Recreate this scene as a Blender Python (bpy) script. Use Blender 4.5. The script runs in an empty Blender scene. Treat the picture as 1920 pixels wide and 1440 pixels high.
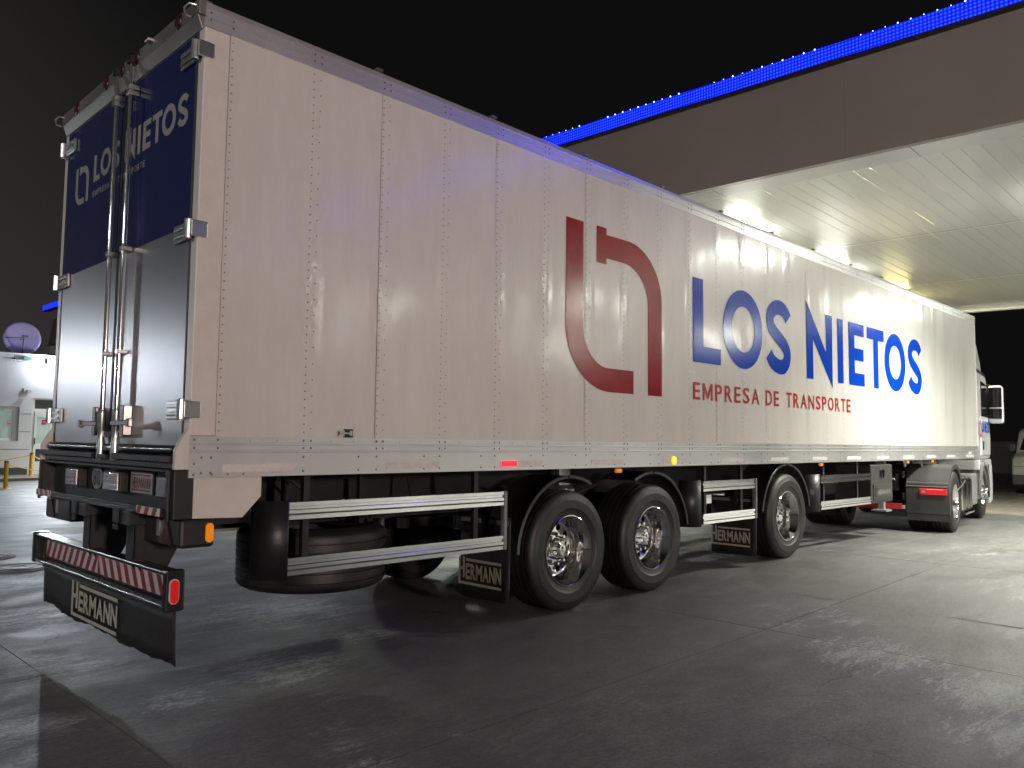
import bpy, math, random
from mathutils import Vector, Matrix
R = math.radians
random.seed(7)
sc = bpy.context.scene
col = sc.collection

# ------------------------------------------------------------------ camera
cd = bpy.data.cameras.new('camera'); cam = bpy.data.objects.new('camera', cd); col.objects.link(cam)
f_ = Vector((0.71035539, 0.70020054, 0.07151517)); r_ = Vector((0.70136126, -0.71271243, 0.01154827)); u_ = Vector((-0.05905585, -0.04195459, 0.99737266))
M_ = Matrix((r_, u_, -f_)).transposed().to_4x4(); M_.translation = Vector((-2.02143, -4.62954, 1.49197))
cam.matrix_world = M_
cd.sensor_width = 36; cd.lens = 36 * 1498.312 / 1920; cd.clip_start = 0.05; cd.clip_end = 2000
sc.camera = cam
# ------------------------------------------------------------------ world: night sky with a faint city glow low towards +Y
w = bpy.data.worlds.new('World'); sc.world = w; w.use_nodes = True
nt = w.node_tree; nt.nodes.clear()
wo = nt.nodes.new('ShaderNodeOutputWorld'); bg = nt.nodes.new('ShaderNodeBackground')
tc = nt.nodes.new('ShaderNodeTexCoord'); sx = nt.nodes.new('ShaderNodeSeparateXYZ')
nt.links.new(tc.outputs['Generated'], sx.inputs[0])
m1 = nt.nodes.new('ShaderNodeMath'); m1.operation = 'MULTIPLY_ADD'; m1.inputs[1].default_value = -1.25; m1.inputs[2].default_value = 0.9
nt.links.new(sx.outputs['Z'], m1.inputs[0])
m2 = nt.nodes.new('ShaderNodeMath'); m2.operation = 'MULTIPLY_ADD'; m2.inputs[1].default_value = -0.95
nt.links.new(sx.outputs['X'], m2.inputs[0]); nt.links.new(m1.outputs[0], m2.inputs[2])
cr = nt.nodes.new('ShaderNodeValToRGB')
cr.color_ramp.elements[0].position = 0.0; cr.color_ramp.elements[0].color = (0.0042, 0.0040, 0.0040, 1)
cr.color_ramp.elements[1].position = 1.0; cr.color_ramp.elements[1].color = (0.050, 0.047, 0.045, 1)
nt.links.new(m2.outputs[0], cr.inputs[0]); nt.links.new(cr.outputs[0], bg.inputs['Color'])
bg.inputs['Strength'].default_value = 1.0
nt.links.new(bg.outputs[0], wo.inputs[0])
sc.view_settings.view_transform = 'Standard'; sc.view_settings.look = 'None'; sc.view_settings.exposure = 0.0; sc.view_settings.gamma = 1
sc.render.engine = 'CYCLES'
try:
    sc.cycles.max_bounces = 6; sc.cycles.diffuse_bounces = 3; sc.cycles.glossy_bounces = 4
    sc.cycles.sample_clamp_indirect = 4.0; sc.cycles.caustics_reflective = False; sc.cycles.caustics_refractive = False
except Exception: pass
# light levels (lamps of the station and yard, plus an added warm fill)
CEIL_E = 150.0        # canopy fixtures
LED_E = 34.0          # blue LED band
WALL_W = 110.0       # flood lights on the building wall
FILL_W = 2700.0
SPOT_W = 2300.0        # downlight of each canopy fixture       # power above: added warm fill behind the camera
STREET_W = 700.0

# ------------------------------------------------------------------ materials
def mat(name, colr=(0.5, 0.5, 0.5), rough=0.5, metal=0.0, emit=None, es=1.0, var=0.0, vs=4.0, bump=0.0, bs=30.0, coat=0.0, stretch=None, rvar=0.0, trans=0.0):
    m = bpy.data.materials.new(name); m.use_nodes = True; n = m.node_tree; b = n.nodes['Principled BSDF']
    b.inputs['Base Color'].default_value = (*colr, 1); b.inputs['Roughness'].default_value = rough; b.inputs['Metallic'].default_value = metal
    if coat: b.inputs['Coat Weight'].default_value = coat; b.inputs['Coat Roughness'].default_value = 0.08
    if trans: b.inputs['Transmission Weight'].default_value = trans
    if emit: b.inputs['Emission Color'].default_value = (*emit, 1); b.inputs['Emission Strength'].default_value = es
    if var or bump or rvar:
        t = n.nodes.new('ShaderNodeTexCoord'); mp = n.nodes.new('ShaderNodeMapping'); n.links.new(t.outputs['Object'], mp.inputs[0])
        if stretch: mp.inputs['Scale'].default_value = stretch
    if var or rvar:
        z = n.nodes.new('ShaderNodeTexNoise'); z.inputs['Scale'].default_value = vs; z.inputs['Detail'].default_value = 6; z.inputs['Roughness'].default_value = 0.6
        n.links.new(mp.outputs[0], z.inputs['Vector'])
    if var:
        c = n.nodes.new('ShaderNodeValToRGB'); c.color_ramp.elements[0].position = 0.3; c.color_ramp.elements[1].position = 0.7
        c.color_ramp.elements[0].color = (*[max(0, x * (1 - var)) for x in colr], 1); c.color_ramp.elements[1].color = (*[min(1, x * (1 + var)) for x in colr], 1)
        n.links.new(z.outputs[0], c.inputs[0]); n.links.new(c.outputs[0], b.inputs['Base Color'])
    if rvar:
        mr = n.nodes.new('ShaderNodeMapRange'); mr.inputs[1].default_value = 0.3; mr.inputs[2].default_value = 0.7
        mr.inputs[3].default_value = max(0.02, rough - rvar); mr.inputs[4].default_value = min(1, rough + rvar)
        n.links.new(z.outputs[0], mr.inputs[0]); n.links.new(mr.outputs[0], b.inputs['Roughness'])
    if bump:
        z2 = n.nodes.new('ShaderNodeTexNoise'); z2.inputs['Scale'].default_value = bs; z2.inputs['Detail'].default_value = 4
        n.links.new(mp.outputs[0], z2.inputs['Vector']); bp = n.nodes.new('ShaderNodeBump'); bp.inputs['Strength'].default_value = bump; bp.inputs['Distance'].default_value = 0.01
        n.links.new(z2.outputs[0], bp.inputs['Height']); n.links.new(bp.outputs[0], b.inputs['Normal'])
    return m
def N(m, kind, **kw):
    x = m.node_tree.nodes.new(kind)
    for k, v in kw.items(): setattr(x, k, v)
    return x
POST0, PD, NP_ = 0.1642, 0.5772, 28            # first post, post pitch, number of posts
TL, TW, ZB, ZT = 16.05, 2.6, 1.2564, 4.1457
def side_paint(name, base, rough, metal=0.0):
    m = mat(name, base, rough, metal); n = m.node_tree; b = n.nodes['Principled BSDF']; L = n.links
    b.inputs['Coat Weight'].default_value = 0.55; b.inputs['Coat Roughness'].default_value = 0.14
    t = N(m, 'ShaderNodeTexCoord'); s = N(m, 'ShaderNodeSeparateXYZ'); L.new(t.outputs['Object'], s.inputs[0])
    a = N(m, 'ShaderNodeMath', operation='MULTIPLY_ADD'); a.inputs[1].default_value = 1 / PD; a.inputs[2].default_value = -POST0 / PD + 0.46
    L.new(s.outputs['X'], a.inputs[0])
    fr = N(m, 'ShaderNodeMath', operation='FRACT'); L.new(a.outputs[0], fr.inputs[0])
    d = N(m, 'ShaderNodeMath', operation='SUBTRACT'); d.inputs[1].default_value = 0.5; L.new(fr.outputs[0], d.inputs[0])
    ab = N(m, 'ShaderNodeMath', operation='ABSOLUTE'); L.new(d.outputs[0], ab.inputs[0])
    mr = N(m, 'ShaderNodeMapRange', interpolation_type='SMOOTHSTEP'); mr.inputs[1].default_value = 0.04; mr.inputs[2].default_value = 0.2; mr.inputs[3].default_value = 1; mr.inputs[4].default_value = 0.0
    L.new(ab.outputs[0], mr.inputs[0])
    mp = N(m, 'ShaderNodeMapping'); mp.inputs['Scale'].default_value = (1.0, 1.0, 0.55); L.new(t.outputs['Object'], mp.inputs[0])
    z1 = N(m, 'ShaderNodeTexNoise'); z1.inputs['Scale'].default_value = 14; z1.inputs['Detail'].default_value = 2; L.new(mp.outputs[0], z1.inputs['Vector'])
    mask = N(m, 'ShaderNodeTexNoise'); mask.inputs['Scale'].default_value = 0.9; mask.inputs['Detail'].default_value = 1; L.new(t.outputs['Object'], mask.inputs['Vector'])
    mk = N(m, 'ShaderNodeMapRange'); mk.inputs[1].default_value = 0.42; mk.inputs[2].default_value = 0.65; L.new(mask.outputs[0], mk.inputs[0])
    x1 = N(m, 'ShaderNodeMath', operation='MULTIPLY'); L.new(mr.outputs[0], x1.inputs[0]); L.new(z1.outputs[0], x1.inputs[1])
    x2 = N(m, 'ShaderNodeMath', operation='MULTIPLY'); L.new(x1.outputs[0], x2.inputs[0]); L.new(mk.outputs[0], x2.inputs[1])
    z3 = N(m, 'ShaderNodeTexNoise'); z3.inputs['Scale'].default_value = 1.3; z3.inputs['Detail'].default_value = 1; L.new(mp.outputs[0], z3.inputs['Vector'])
    x3 = N(m, 'ShaderNodeMath', operation='MULTIPLY_ADD'); x3.inputs[1].default_value = 3.4; L.new(z3.outputs[0], x3.inputs[0]); L.new(x2.outputs[0], x3.inputs[2])
    z4 = N(m, 'ShaderNodeTexNoise'); z4.inputs['Scale'].default_value = 160; z4.inputs['Detail'].default_value = 2; L.new(t.outputs['Object'], z4.inputs['Vector'])
    x4 = N(m, 'ShaderNodeMath', operation='MULTIPLY_ADD'); x4.inputs[1].default_value = 0.02; L.new(z4.outputs[0], x4.inputs[0]); L.new(x3.outputs[0], x4.inputs[2])
    bp = N(m, 'ShaderNodeBump'); bp.inputs['Strength'].default_value = 0.75; bp.inputs['Distance'].default_value = 0.011; L.new(x4.outputs[0], bp.inputs['Height'])
    L.new(bp.outputs[0], b.inputs['Normal']); L.new(bp.outputs[0], b.inputs['Coat Normal'])
    # faint grime
    g = N(m, 'ShaderNodeTexNoise'); g.inputs['Scale'].default_value = 2.0; g.inputs['Detail'].default_value = 8; g.inputs['Roughness'].default_value = 0.7
    mg = N(m, 'ShaderNodeMapping'); mg.inputs['Scale'].default_value = (2.5, 1, 0.5); L.new(t.outputs['Object'], mg.inputs[0]); L.new(mg.outputs[0], g.inputs['Vector'])
    c = N(m, 'ShaderNodeValToRGB'); c.color_ramp.elements[0].position = 0.3; c.color_ramp.elements[1].position = 0.62
    c.color_ramp.elements[0].color = (*[x * 0.9 for x in base], 1); c.color_ramp.elements[1].color = (*base, 1)
    L.new(g.outputs[0], c.inputs[0]); L.new(c.outputs[0], b.inputs['Base Color'])
    return m
PAINT = side_paint('white_panel_paint', (0.66, 0.64, 0.61), 0.33)
POSTP = mat('white_post_paint', (0.64, 0.60, 0.56), 0.4, var=0.06, vs=6, bump=0.1, bs=20)
RIVET = mat('rivet_steel', (0.28, 0.27, 0.26), 0.35, 0.8)
ALU = mat('brushed_aluminium', (0.34, 0.33, 0.31), 0.42, 0.85, var=0.05, vs=3, bump=0.04, bs=4, rvar=0.08)
ALUR = mat('mill_aluminium_rail', (0.74, 0.73, 0.73), 0.34, 0.72, var=0.05, vs=0.8, bump=0.03, bs=2.5, rvar=0.05)
GUARD = mat('anodised_guard_rail', (0.88, 0.88, 0.89), 0.15, 1.0, bump=0.02, bs=4)
GROOVE_SHADE = mat('guard_groove_shade', (0.05, 0.05, 0.05), 0.5)  # shade in the rail grooves, put in as dark strips
CHROME = mat('chrome', (0.82, 0.81, 0.80), 0.09, 1.0, bump=0.012, bs=5)
ZINC = mat('zinc_plated_steel', (0.66, 0.68, 0.68), 0.28, 0.95, var=0.1, vs=20)
BLACK = mat('black_paint', (0.013, 0.013, 0.015), 0.42, var=0.3, vs=5, bump=0.15, bs=30)
BLACKG = mat('black_gloss_paint', (0.018, 0.018, 0.02), 0.25, var=0.2, vs=6, bump=0.1, bs=40)
CHASSIS = mat('chassis_black', (0.008, 0.0078, 0.0075), 0.6, var=0.4, vs=6, bump=0.2, bs=20)
RUBBER = mat('rubber', (0.015, 0.0145, 0.0145), 0.6, var=0.35, vs=7, bump=0.25, bs=60)
TYRE = mat('tyre_rubber', (0.0125, 0.012, 0.0112), 0.5, var=0.55, vs=4, bump=0.2, bs=50)
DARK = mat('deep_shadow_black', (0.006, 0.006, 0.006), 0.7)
GASKET = mat('door_gasket', (0.012, 0.012, 0.012), 0.4)
BLUEP = mat('navy_door_film', (0.002, 0.010, 0.085), 0.16, 0.0, bump=0.03, bs=3, rvar=0.04, vs=3)
STEEL = mat('satin_stainless', (0.36, 0.36, 0.38), 0.33, 0.88, bump=0.03, bs=1.2)
REDV = mat('red_vinyl', (0.27, 0.006, 0.014), 0.2, var=0.18, vs=5, bump=0.05, bs=8)
REDV2 = mat('red_vinyl_small', (0.42, 0.02, 0.03), 0.3, coat=0.3)
BLUEV = mat('blue_vinyl', (0.002, 0.05, 0.45), 0.17, bump=0.04, bs=4)
GREYV = mat('grey_vinyl', (0.30, 0.28, 0.26), 0.5)
CREAM = mat('cream_lettering', (0.50, 0.46, 0.37), 0.6, var=0.15, vs=20)
REFW = mat('reflective_white', (0.66, 0.62, 0.60), 0.4, var=0.12, vs=25)
REFR = mat('reflective_red', (0.30, 0.02, 0.03), 0.4, var=0.2, vs=20)
REDL = mat('red_lens', (0.45, 0.01, 0.015), 0.15, coat=0.5, emit=(1, 0.03, 0.03), es=0.25)
REDON = mat('red_lens_lit', (0.5, 0.01, 0.02), 0.2, emit=(1, 0.02, 0.06), es=1.6)
DKRED = mat('dark_red_lens', (0.045, 0.004, 0.009), 0.35)
AMBER = mat('amber_lens', (0.7, 0.22, 0.01), 0.2, emit=(1, 0.3, 0.01), es=0.35)
AMBON = mat('amber_lens_lit', (0.8, 0.6, 0.02), 0.2, emit=(1, 0.75, 0.03), es=1.0)
LENS = mat('smoked_lamp_lens', (0.36, 0.34, 0.37), 0.2, 0.55, coat=0.5, bump=0.3, bs=10, stretch=(1, 0.2, 8))
PLATE = mat('maker_plate', (0.46, 0.43, 0.42), 0.35, 0.4, var=0.1, vs=20)
PLRED = mat('plate_red_print', (0.20, 0.04, 0.035), 0.5)
STK = mat('speed_sticker', (0.30, 0.30, 0.28), 0.45, var=0.1, vs=30)
CABW = mat('white_cab_paint', (0.74, 0.75, 0.77), 0.18, coat=0.6, bump=0.02, bs=3)
PLAST = mat('grey_plastic', (0.036, 0.035, 0.034), 0.45, var=0.15, vs=8, bump=0.2, bs=60)
PLAST2 = mat('light_grey_plastic', (0.20, 0.20, 0.195), 0.42, var=0.12, vs=8, bump=0.1, bs=40)
GLASSD = mat('dark_glass', (0.012, 0.013, 0.015), 0.04, coat=0.3)
TANKM = mat('polished_tank', (0.62, 0.61, 0.56), 0.18, 1.0, bump=0.1, bs=6)
FASC = mat('taupe_fascia_paint', (0.27, 0.235, 0.205), 0.5, var=0.08, vs=0.5, bump=0.08, bs=1.2)
CEILM = mat('white_ceiling_panel', (0.74, 0.74, 0.70), 0.24, coat=0.4, bump=0.10, bs=0.8, stretch=(0.35, 2.0, 1))
CEILM.node_tree.nodes['Principled BSDF'].inputs['Coat Roughness'].default_value = 0.12
EDGEM = mat('ceiling_edge_trim', (0.72, 0.72, 0.70), 0.3, coat=0.3)
WALLM = mat('white_wall_render', (0.70, 0.70, 0.74), 0.7, var=0.06, vs=1.5, bump=0.2, bs=30)
DOORM = mat('white_door_paint', (0.76, 0.77, 0.76), 0.35)
PANE = mat('lit_shop_pane', (0.42, 0.52, 0.50), 0.12, coat=0.4, emit=(0.6, 0.8, 0.74), es=0.10, var=0.2, vs=1.6)
PANED = mat('dark_shop_pane', (0.05, 0.06, 0.065), 0.08, coat=0.4)
YEL = mat('yellow_paint', (0.75, 0.42, 0.015), 0.45, var=0.15, vs=9)
YELB = mat('worn_bollard_cap', (0.30, 0.16, 0.09), 0.6)
BAND = mat('dark_plinth_paint', (0.05, 0.055, 0.06), 0.6, var=0.2, vs=3)
KERB = mat('kerb_concrete', (0.22, 0.20, 0.17), 0.8, var=0.25, vs=2.5, bump=0.3, bs=18)
DISH = mat('blue_lit_dish_paint', (0.24, 0.21, 0.36), 0.35)  # blue light falling on the dish is put into its colour
GREENB = mat('green_box_plastic', (0.10, 0.38, 0.28), 0.5)
IRON = mat('cast_iron', (0.16, 0.16, 0.155), 0.5, 0.4, var=0.3, vs=18, bump=0.5, bs=45)
LAMPM = mat('lamp_diffuser', (0.9, 0.9, 0.9), 0.4, emit=(0.95, 1.0, 0.88), es=CEIL_E)
WLAMP = mat('flood_lamp_glass', (0.9, 0.9, 0.9), 0.4, emit=(0.85, 0.95, 1.0), es=70)
BGW = mat('distant_white_vehicle_paint', (0.34, 0.335, 0.33), 0.4)
BRICKY = mat('dim_far_wall', (0.12, 0.115, 0.12), 0.8, var=0.1, vs=0.6)
# blue LED mesh: the printed pitch of the diode tiles
LEDM = mat('blue_led_mesh', (0.0, 0.0, 0.05), 0.4); n = LEDM.node_tree; L = n.links; b = n.nodes['Principled BSDF']
t = N(LEDM, 'ShaderNodeTexCoord'); s = N(LEDM, 'ShaderNodeSeparateXYZ'); L.new(t.outputs['Object'], s.inputs[0])
def wav(sock, k):
    a = N(LEDM, 'ShaderNodeMath', operation='MULTIPLY'); a.inputs[1].default_value = 2 * math.pi / k; L.new(s.outputs[sock], a.inputs[0])
    c = N(LEDM, 'ShaderNodeMath', operation='SINE'); L.new(a.outputs[0], c.inputs[0])
    e = N(LEDM, 'ShaderNodeMapRange'); e.inputs[1].default_value = -1; e.inputs[2].default_value = 1; L.new(c.outputs[0], e.inputs[0]); return e.outputs[0]
mm = N(LEDM, 'ShaderNodeMath', operation='MULTIPLY'); L.new(wav('Y', 0.045), mm.inputs[0]); L.new(wav('Z', 0.045), mm.inputs[1])
ma = N(LEDM, 'ShaderNodeMath', operation='MULTIPLY_ADD'); ma.inputs[1].default_value = LED_E; ma.inputs[2].default_value = 0.35; L.new(mm.outputs[0], ma.inputs[0])
L.new(ma.outputs[0], b.inputs['Emission Strength']); b.inputs['Emission Color'].default_value = (0.0010, 0.0045, 1.0, 1)
LEDB = mat('blue_led_bulb', (0.1, 0.2, 0.6), 0.3, emit=(0.25, 0.5, 1.0), es=7)

# yard concrete
CONC = mat('yard_concrete', (0.12, 0.12, 0.12), 0.5); n = CONC.node_tree; L = n.links; b = n.nodes['Principled BSDF']
tcn = N(CONC, 'ShaderNodeTexCoord'); geo = N(CONC, 'ShaderNodeNewGeometry')
def noise(scale, detail=6, rough=0.6, st=(1, 1, 1), rot=0.0, dist=0.0):
    mp = N(CONC, 'ShaderNodeMapping'); mp.inputs['Scale'].default_value = st; mp.inputs['Rotation'].default_value = (0, 0, rot); L.new(geo.outputs['Position'], mp.inputs[0])
    z = N(CONC, 'ShaderNodeTexNoise'); z.inputs['Scale'].default_value = scale; z.inputs['Detail'].default_value = detail; z.inputs['Roughness'].default_value = rough; z.inputs['Distortion'].default_value = dist
    L.new(mp.outputs[0], z.inputs['Vector']); return z.outputs[0]
def rng(sock, a, b_, c=0, d=1, sm=True):
    m = N(CONC, 'ShaderNodeMapRange', interpolation_type='SMOOTHSTEP' if sm else 'LINEAR'); m.inputs[1].default_value = a; m.inputs[2].default_value = b_; m.inputs[3].default_value = c; m.inputs[4].default_value = d
    L.new(sock, m.inputs[0]); return m.outputs[0]
def mul(a, b_):
    m = N(CONC, 'ShaderNodeMath', operation='MULTIPLY'); L.new(a, m.inputs[0])
    if isinstance(b_, float): m.inputs[1].default_value = b_
    else: L.new(b_, m.inputs[1])
    return m.outputs[0]
def mix(fac, c1, c2):
    m = N(CONC, 'ShaderNodeMix', data_type='RGBA'); L.new(fac, m.inputs['Factor'])
    for k, c in (('A', c1), ('B', c2)):
        if isinstance(c, tuple): m.inputs[k if False else (6 if k == 'A' else 7)].default_value = (*c, 1)
        else: L.new(c, m.inputs[6 if k == 'A' else 7])
    return m.outputs[2]
def mx(a_, b_, op='MAXIMUM'):
    m = N(CONC, 'ShaderNodeMath', operation=op); L.new(a_, m.inputs[0])
    if isinstance(b_, float): m.inputs[1].default_value = b_
    else: L.new(b_, m.inputs[1])
    return m.outputs[0]
base = mix(rng(noise(0.45, 8, 0.66, (1, 1.6, 1), 0.5), 0.34, 0.66), (0.112, 0.110, 0.112), (0.172, 0.168, 0.166))
base = mix(mul(rng(noise(9, 8, 0.75, (0.6, 1.4, 1), 0.7), 0.40, 0.72), 0.45), base, (0.072, 0.070, 0.069))
base = mix(mul(rng(noise(0.8, 6, 0.62, (0.35, 3.2, 1), 0.12, 0.3), 0.55, 0.72), 0.5), base, (0.215, 0.21, 0.205))
base = mix(mul(rng(noise(0.7, 6, 0.62, (3.0, 0.4, 1), 0.3, 0.3), 0.57, 0.72), 0.35), base, (0.062, 0.060, 0.060))
# worn pale laitance: a few real patches in the yard, and weaker ones elsewhere
patch = None
for px_, py_, rr_, st_ in ((1.55, 1.75, 1.15, 1.0), (1.72, 0.6, 0.55, 0.9), (0.75, 0.25, 0.75, 1.0), (0.02, 0.05, 0.4, 0.9), (-0.75, 0.15, 0.5, 1.0), (-0.35, 1.25, 0.7, 1.0), (0.1, 3.0, 1.0, 0.9), (-0.1, 5.2, 1.6, 0.9), (4.0, -2.4, 0.9, 0.9), (3.6, -3.3, 0.9, 1.0), (2.9, -3.5, 0.7, 0.9), (4.9, -1.8, 0.5, 0.7), (0.7, -0.5, 0.35, 0.5), (1.9, -1.65, 0.35, 0.5), (3.2, 4.5, 1.4, 0.7), (7.5, -2.6, 1.6, 0.5), (10.5, -1.6, 1.8, 0.5), (5.5, 9.0, 2.5, 0.7)):
    vm = N(CONC, 'ShaderNodeVectorMath', operation='DISTANCE'); L.new(geo.outputs['Position'], vm.inputs[0]); vm.inputs[1].default_value = (px_, py_, 0)
    q = rng(vm.outputs['Value'], rr_, rr_ * 0.15, 0.0, st_); patch = q if patch is None else mx(patch, q)
wide = mul(rng(noise(0.30, 7, 0.72, (1, 1, 1), 0.2, 0.4), 0.55, 0.68), 0.6)
patch = mx(patch, wide)
g1 = noise(4.5, 13, 0.84, (0.42, 1.7, 1), 0.35, 0.1); g2 = noise(30, 8, 0.85, (0.55, 1.5, 1), 0.35, 0.0)
gs = N(CONC, 'ShaderNodeMath', operation='MULTIPLY_ADD'); gs.inputs[1].default_value = 0.75; L.new(g2, gs.inputs[0]); L.new(g1, gs.inputs[2])
pz = N(CONC, 'ShaderNodeMath', operation='MULTIPLY_ADD'); pz.inputs[1].default_value = 0.235; L.new(patch, pz.inputs[0]); L.new(gs.outputs[0], pz.inputs[2])
crust = mul(rng(pz.outputs[0], 1.02, 1.16), rng(patch, 0.02, 0.25))
base = mix(mul(crust, 0.9), base, (0.56, 0.57, 0.575))
haze_ = mul(rng(pz.outputs[0], 0.93, 1.10), rng(patch, 0.0, 0.5)); base = mix(mul(haze_, 0.22), base, (0.32, 0.32, 0.325))
base = mix(mul(rng(noise(42, 6, 0.8, (0.7, 1.2, 1), 0.4), 0.40, 0.62), 0.6), base, (0.055, 0.053, 0.052))
base = mix(mul(rng(noise(23, 8, 0.85, (0.5, 1.5, 1), 0.5), 0.55, 0.72), 0.30), base, (0.30, 0.295, 0.29))
# hairline cracks
vo = N(CONC, 'ShaderNodeTexVoronoi', feature='DISTANCE_TO_EDGE'); vo.inputs['Scale'].default_value = 0.42
wn = N(CONC, 'ShaderNodeTexNoise'); wn.inputs['Scale'].default_value = 2.2; wn.inputs['Detail'].default_value = 7; L.new(geo.outputs['Position'], wn.inputs['Vector'])
va = N(CONC, 'ShaderNodeMix', data_type='VECTOR'); va.inputs['Factor'].default_value = 0.35; L.new(geo.outputs['Position'], va.inputs[4]); L.new(wn.outputs['Color'], va.inputs[5]); L.new(va.outputs[1], vo.inputs['Vector'])
crk = mul(rng(vo.outputs['Distance'], 0.0035, 0.001), rng(noise(0.35, 3, 0.5, (1, 1, 1), 0.9), 0.50, 0.56))
base = mix(mul(crk, 0.8), base, (0.03, 0.029, 0.028))
# oil drips, rust, grit
base = mix(mul(rng(noise(1.7, 5, 0.65, (1, 1, 1), 0.0, 0.5), 0.66, 0.74), 0.6), base, (0.045, 0.041, 0.038))
base = mix(mul(rng(noise(5.0, 3, 0.6, (1, 1, 1), 0.3, 0.5), 0.77, 0.80), 0.7), base, (0.03, 0.027, 0.025))
base = mix(mul(rng(noise(2.3, 4, 0.6, (1, 1, 1), 0.3, 0.5), 0.72, 0.78), 0.5), base, (0.17, 0.10, 0.055))
base = mix(rng(noise(75, 1, 0.5), 0.82, 0.86), base, (0.5, 0.5, 0.48))
L.new(base, b.inputs['Base Color'])
L.new(rng(noise(1.2, 6, 0.65, (1, 2, 1), 0.7), 0.3, 0.7, 0.36, 0.66, False), b.inputs['Roughness'])
bp = N(CONC, 'ShaderNodeBump'); bp.inputs['Strength'].default_value = 0.7; bp.inputs['Distance'].default_value = 0.012
hsum = N(CONC, 'ShaderNodeMath', operation='MULTIPLY_ADD'); hsum.inputs[1].default_value = 0.25; L.new(noise(60, 4, 0.7), hsum.inputs[0]); L.new(noise(6, 8, 0.7, (0.6, 1.6, 1), 0.75), hsum.inputs[2])
L.new(hsum.outputs[0], bp.inputs['Height']); L.new(bp.outputs[0], b.inputs['Normal'])
SUB = mat('joint_fill_dark', (0.045, 0.043, 0.042), 0.8)

# ------------------------------------------------------------------ mesh helpers
class MB:
    def __init__(s): s.v = []; s.f = []
    def add(s, vs, fs):
        k = len(s.v); s.v += [tuple(v) for v in vs]; s.f += [tuple(i + k for i in f) for f in fs]; return s
    def box(s, x0, x1, y0, y1, z0, z1):
        return s.add([(x0, y0, z0), (x1, y0, z0), (x1, y1, z0), (x0, y1, z0), (x0, y0, z1), (x1, y0, z1), (x1, y1, z1), (x0, y1, z1)],
                     [(3, 2, 1, 0), (4, 5, 6, 7), (0, 1, 5, 4), (1, 2, 6, 5), (2, 3, 7, 6), (3, 0, 4, 7)])
    def rod(s, p0, p1, r, n=12, r2=None):
        p0, p1 = Vector(p0), Vector(p1); r2 = r if r2 is None else r2
        d = (p1 - p0).normalized(); a = Vector((0, 0, 1)) if abs(d.z) < 0.9 else Vector((1, 0, 0)); x = d.cross(a).normalized(); y = d.cross(x)
        vs = []
        for p, q in ((p0, r), (p1, r2)):
            for i in range(n):
                t = 2 * math.pi * i / n; vs.append(p + x * q * math.cos(t) + y * q * math.sin(t))
        fs = [(i, (i + 1) % n, n + (i + 1) % n, n + i) for i in range(n)] + [tuple(range(n - 1, -1, -1)), tuple(range(n, 2 * n))]
        return s.add(vs, fs)
    def tube(s, pts, r, n=8):
        pts = [Vector(p) for p in pts]; rings = []
        for i, p in enumerate(pts):
            d = (pts[min(i + 1, len(pts) - 1)] - pts[max(i - 1, 0)]).normalized(); a = Vector((0, 0, 1)) if abs(d.z) < 0.9 else Vector((1, 0, 0))
            x = d.cross(a).normalized(); y = d.cross(x)
            rings.append([p + x * r * math.cos(2 * math.pi * k / n) + y * r * math.sin(2 * math.pi * k / n) for k in range(n)])
        vs = [v for q in rings for v in q]; fs = []
        for i in range(len(rings) - 1):
            for k in range(n): fs.append((i * n + k, i * n + (k + 1) % n, (i + 1) * n + (k + 1) % n, (i + 1) * n + k))
        fs += [tuple(range(n - 1, -1, -1)), tuple((len(rings) - 1) * n + k for k in range(n))]
        return s.add(vs, fs)
    def lathe(s, prof, c, ax, n=40, a0=0.0, a1=2 * math.pi):
        """prof: (r, h) pairs, h along ax from c"""
        c = Vector(c); ax = Vector(ax).normalized(); a = Vector((0, 0, 1)) if abs(ax.z) < 0.9 else Vector((1, 0, 0)); x = a.cross(ax).normalized(); y = ax.cross(x)
        full = abs(a1 - a0 - 2 * math.pi) < 1e-6; m = n if full else n + 1; vs = []
        for r, h in prof:
            for i in range(m):
                t = a0 + (a1 - a0) * i / n; vs.append(c + ax * h + x * r * math.cos(t) + y * r * math.sin(t))
        fs = []
        for j in range(len(prof) - 1):
            for i in range(n):
                i2 = (i + 1) % m; fs.append((j * m + i, j * m + i2, (j + 1) * m + i2, (j + 1) * m + i))
        return s.add(vs, fs)
    def prism(s, poly, O, U, V, d):
        """2-D polygon in the frame O,U,V given thickness d along U x V"""
        O, U, V = Vector(O), Vector(U), Vector(V); W = U.cross(V).normalized() * d; n = len(poly)
        a = [O + U * p[0] + V * p[1] for p in poly]; vs = a + [q + W for q in a]
        return s.add(vs, [tuple(range(n - 1, -1, -1)), tuple(range(n, 2 * n))] + [(i, (i + 1) % n, n + (i + 1) % n, n + i) for i in range(n)])
    def ring(s, outer, inner, O, U, V, d):
        O, U, V = Vector(O), Vector(U), Vector(V); W = U.cross(V).normalized() * d; n = len(outer)
        A = [O + U * p[0] + V * p[1] for p in outer]; B = [O + U * p[0] + V * p[1] for p in inner]
        vs = A + B + [q + W for q in A] + [q + W for q in B]; fs = []
        for i in range(n):
            j = (i + 1) % n
            fs += [(2 * n + i, 2 * n + j, 3 * n + j, 3 * n + i), (i, 2 * n + i, 2 * n + j, j)[::-1], (n + i, n + j, 3 * n + j, 3 * n + i)[::-1], (j, i, n + i, n + j)]
        return s.add(vs, fs)
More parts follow.
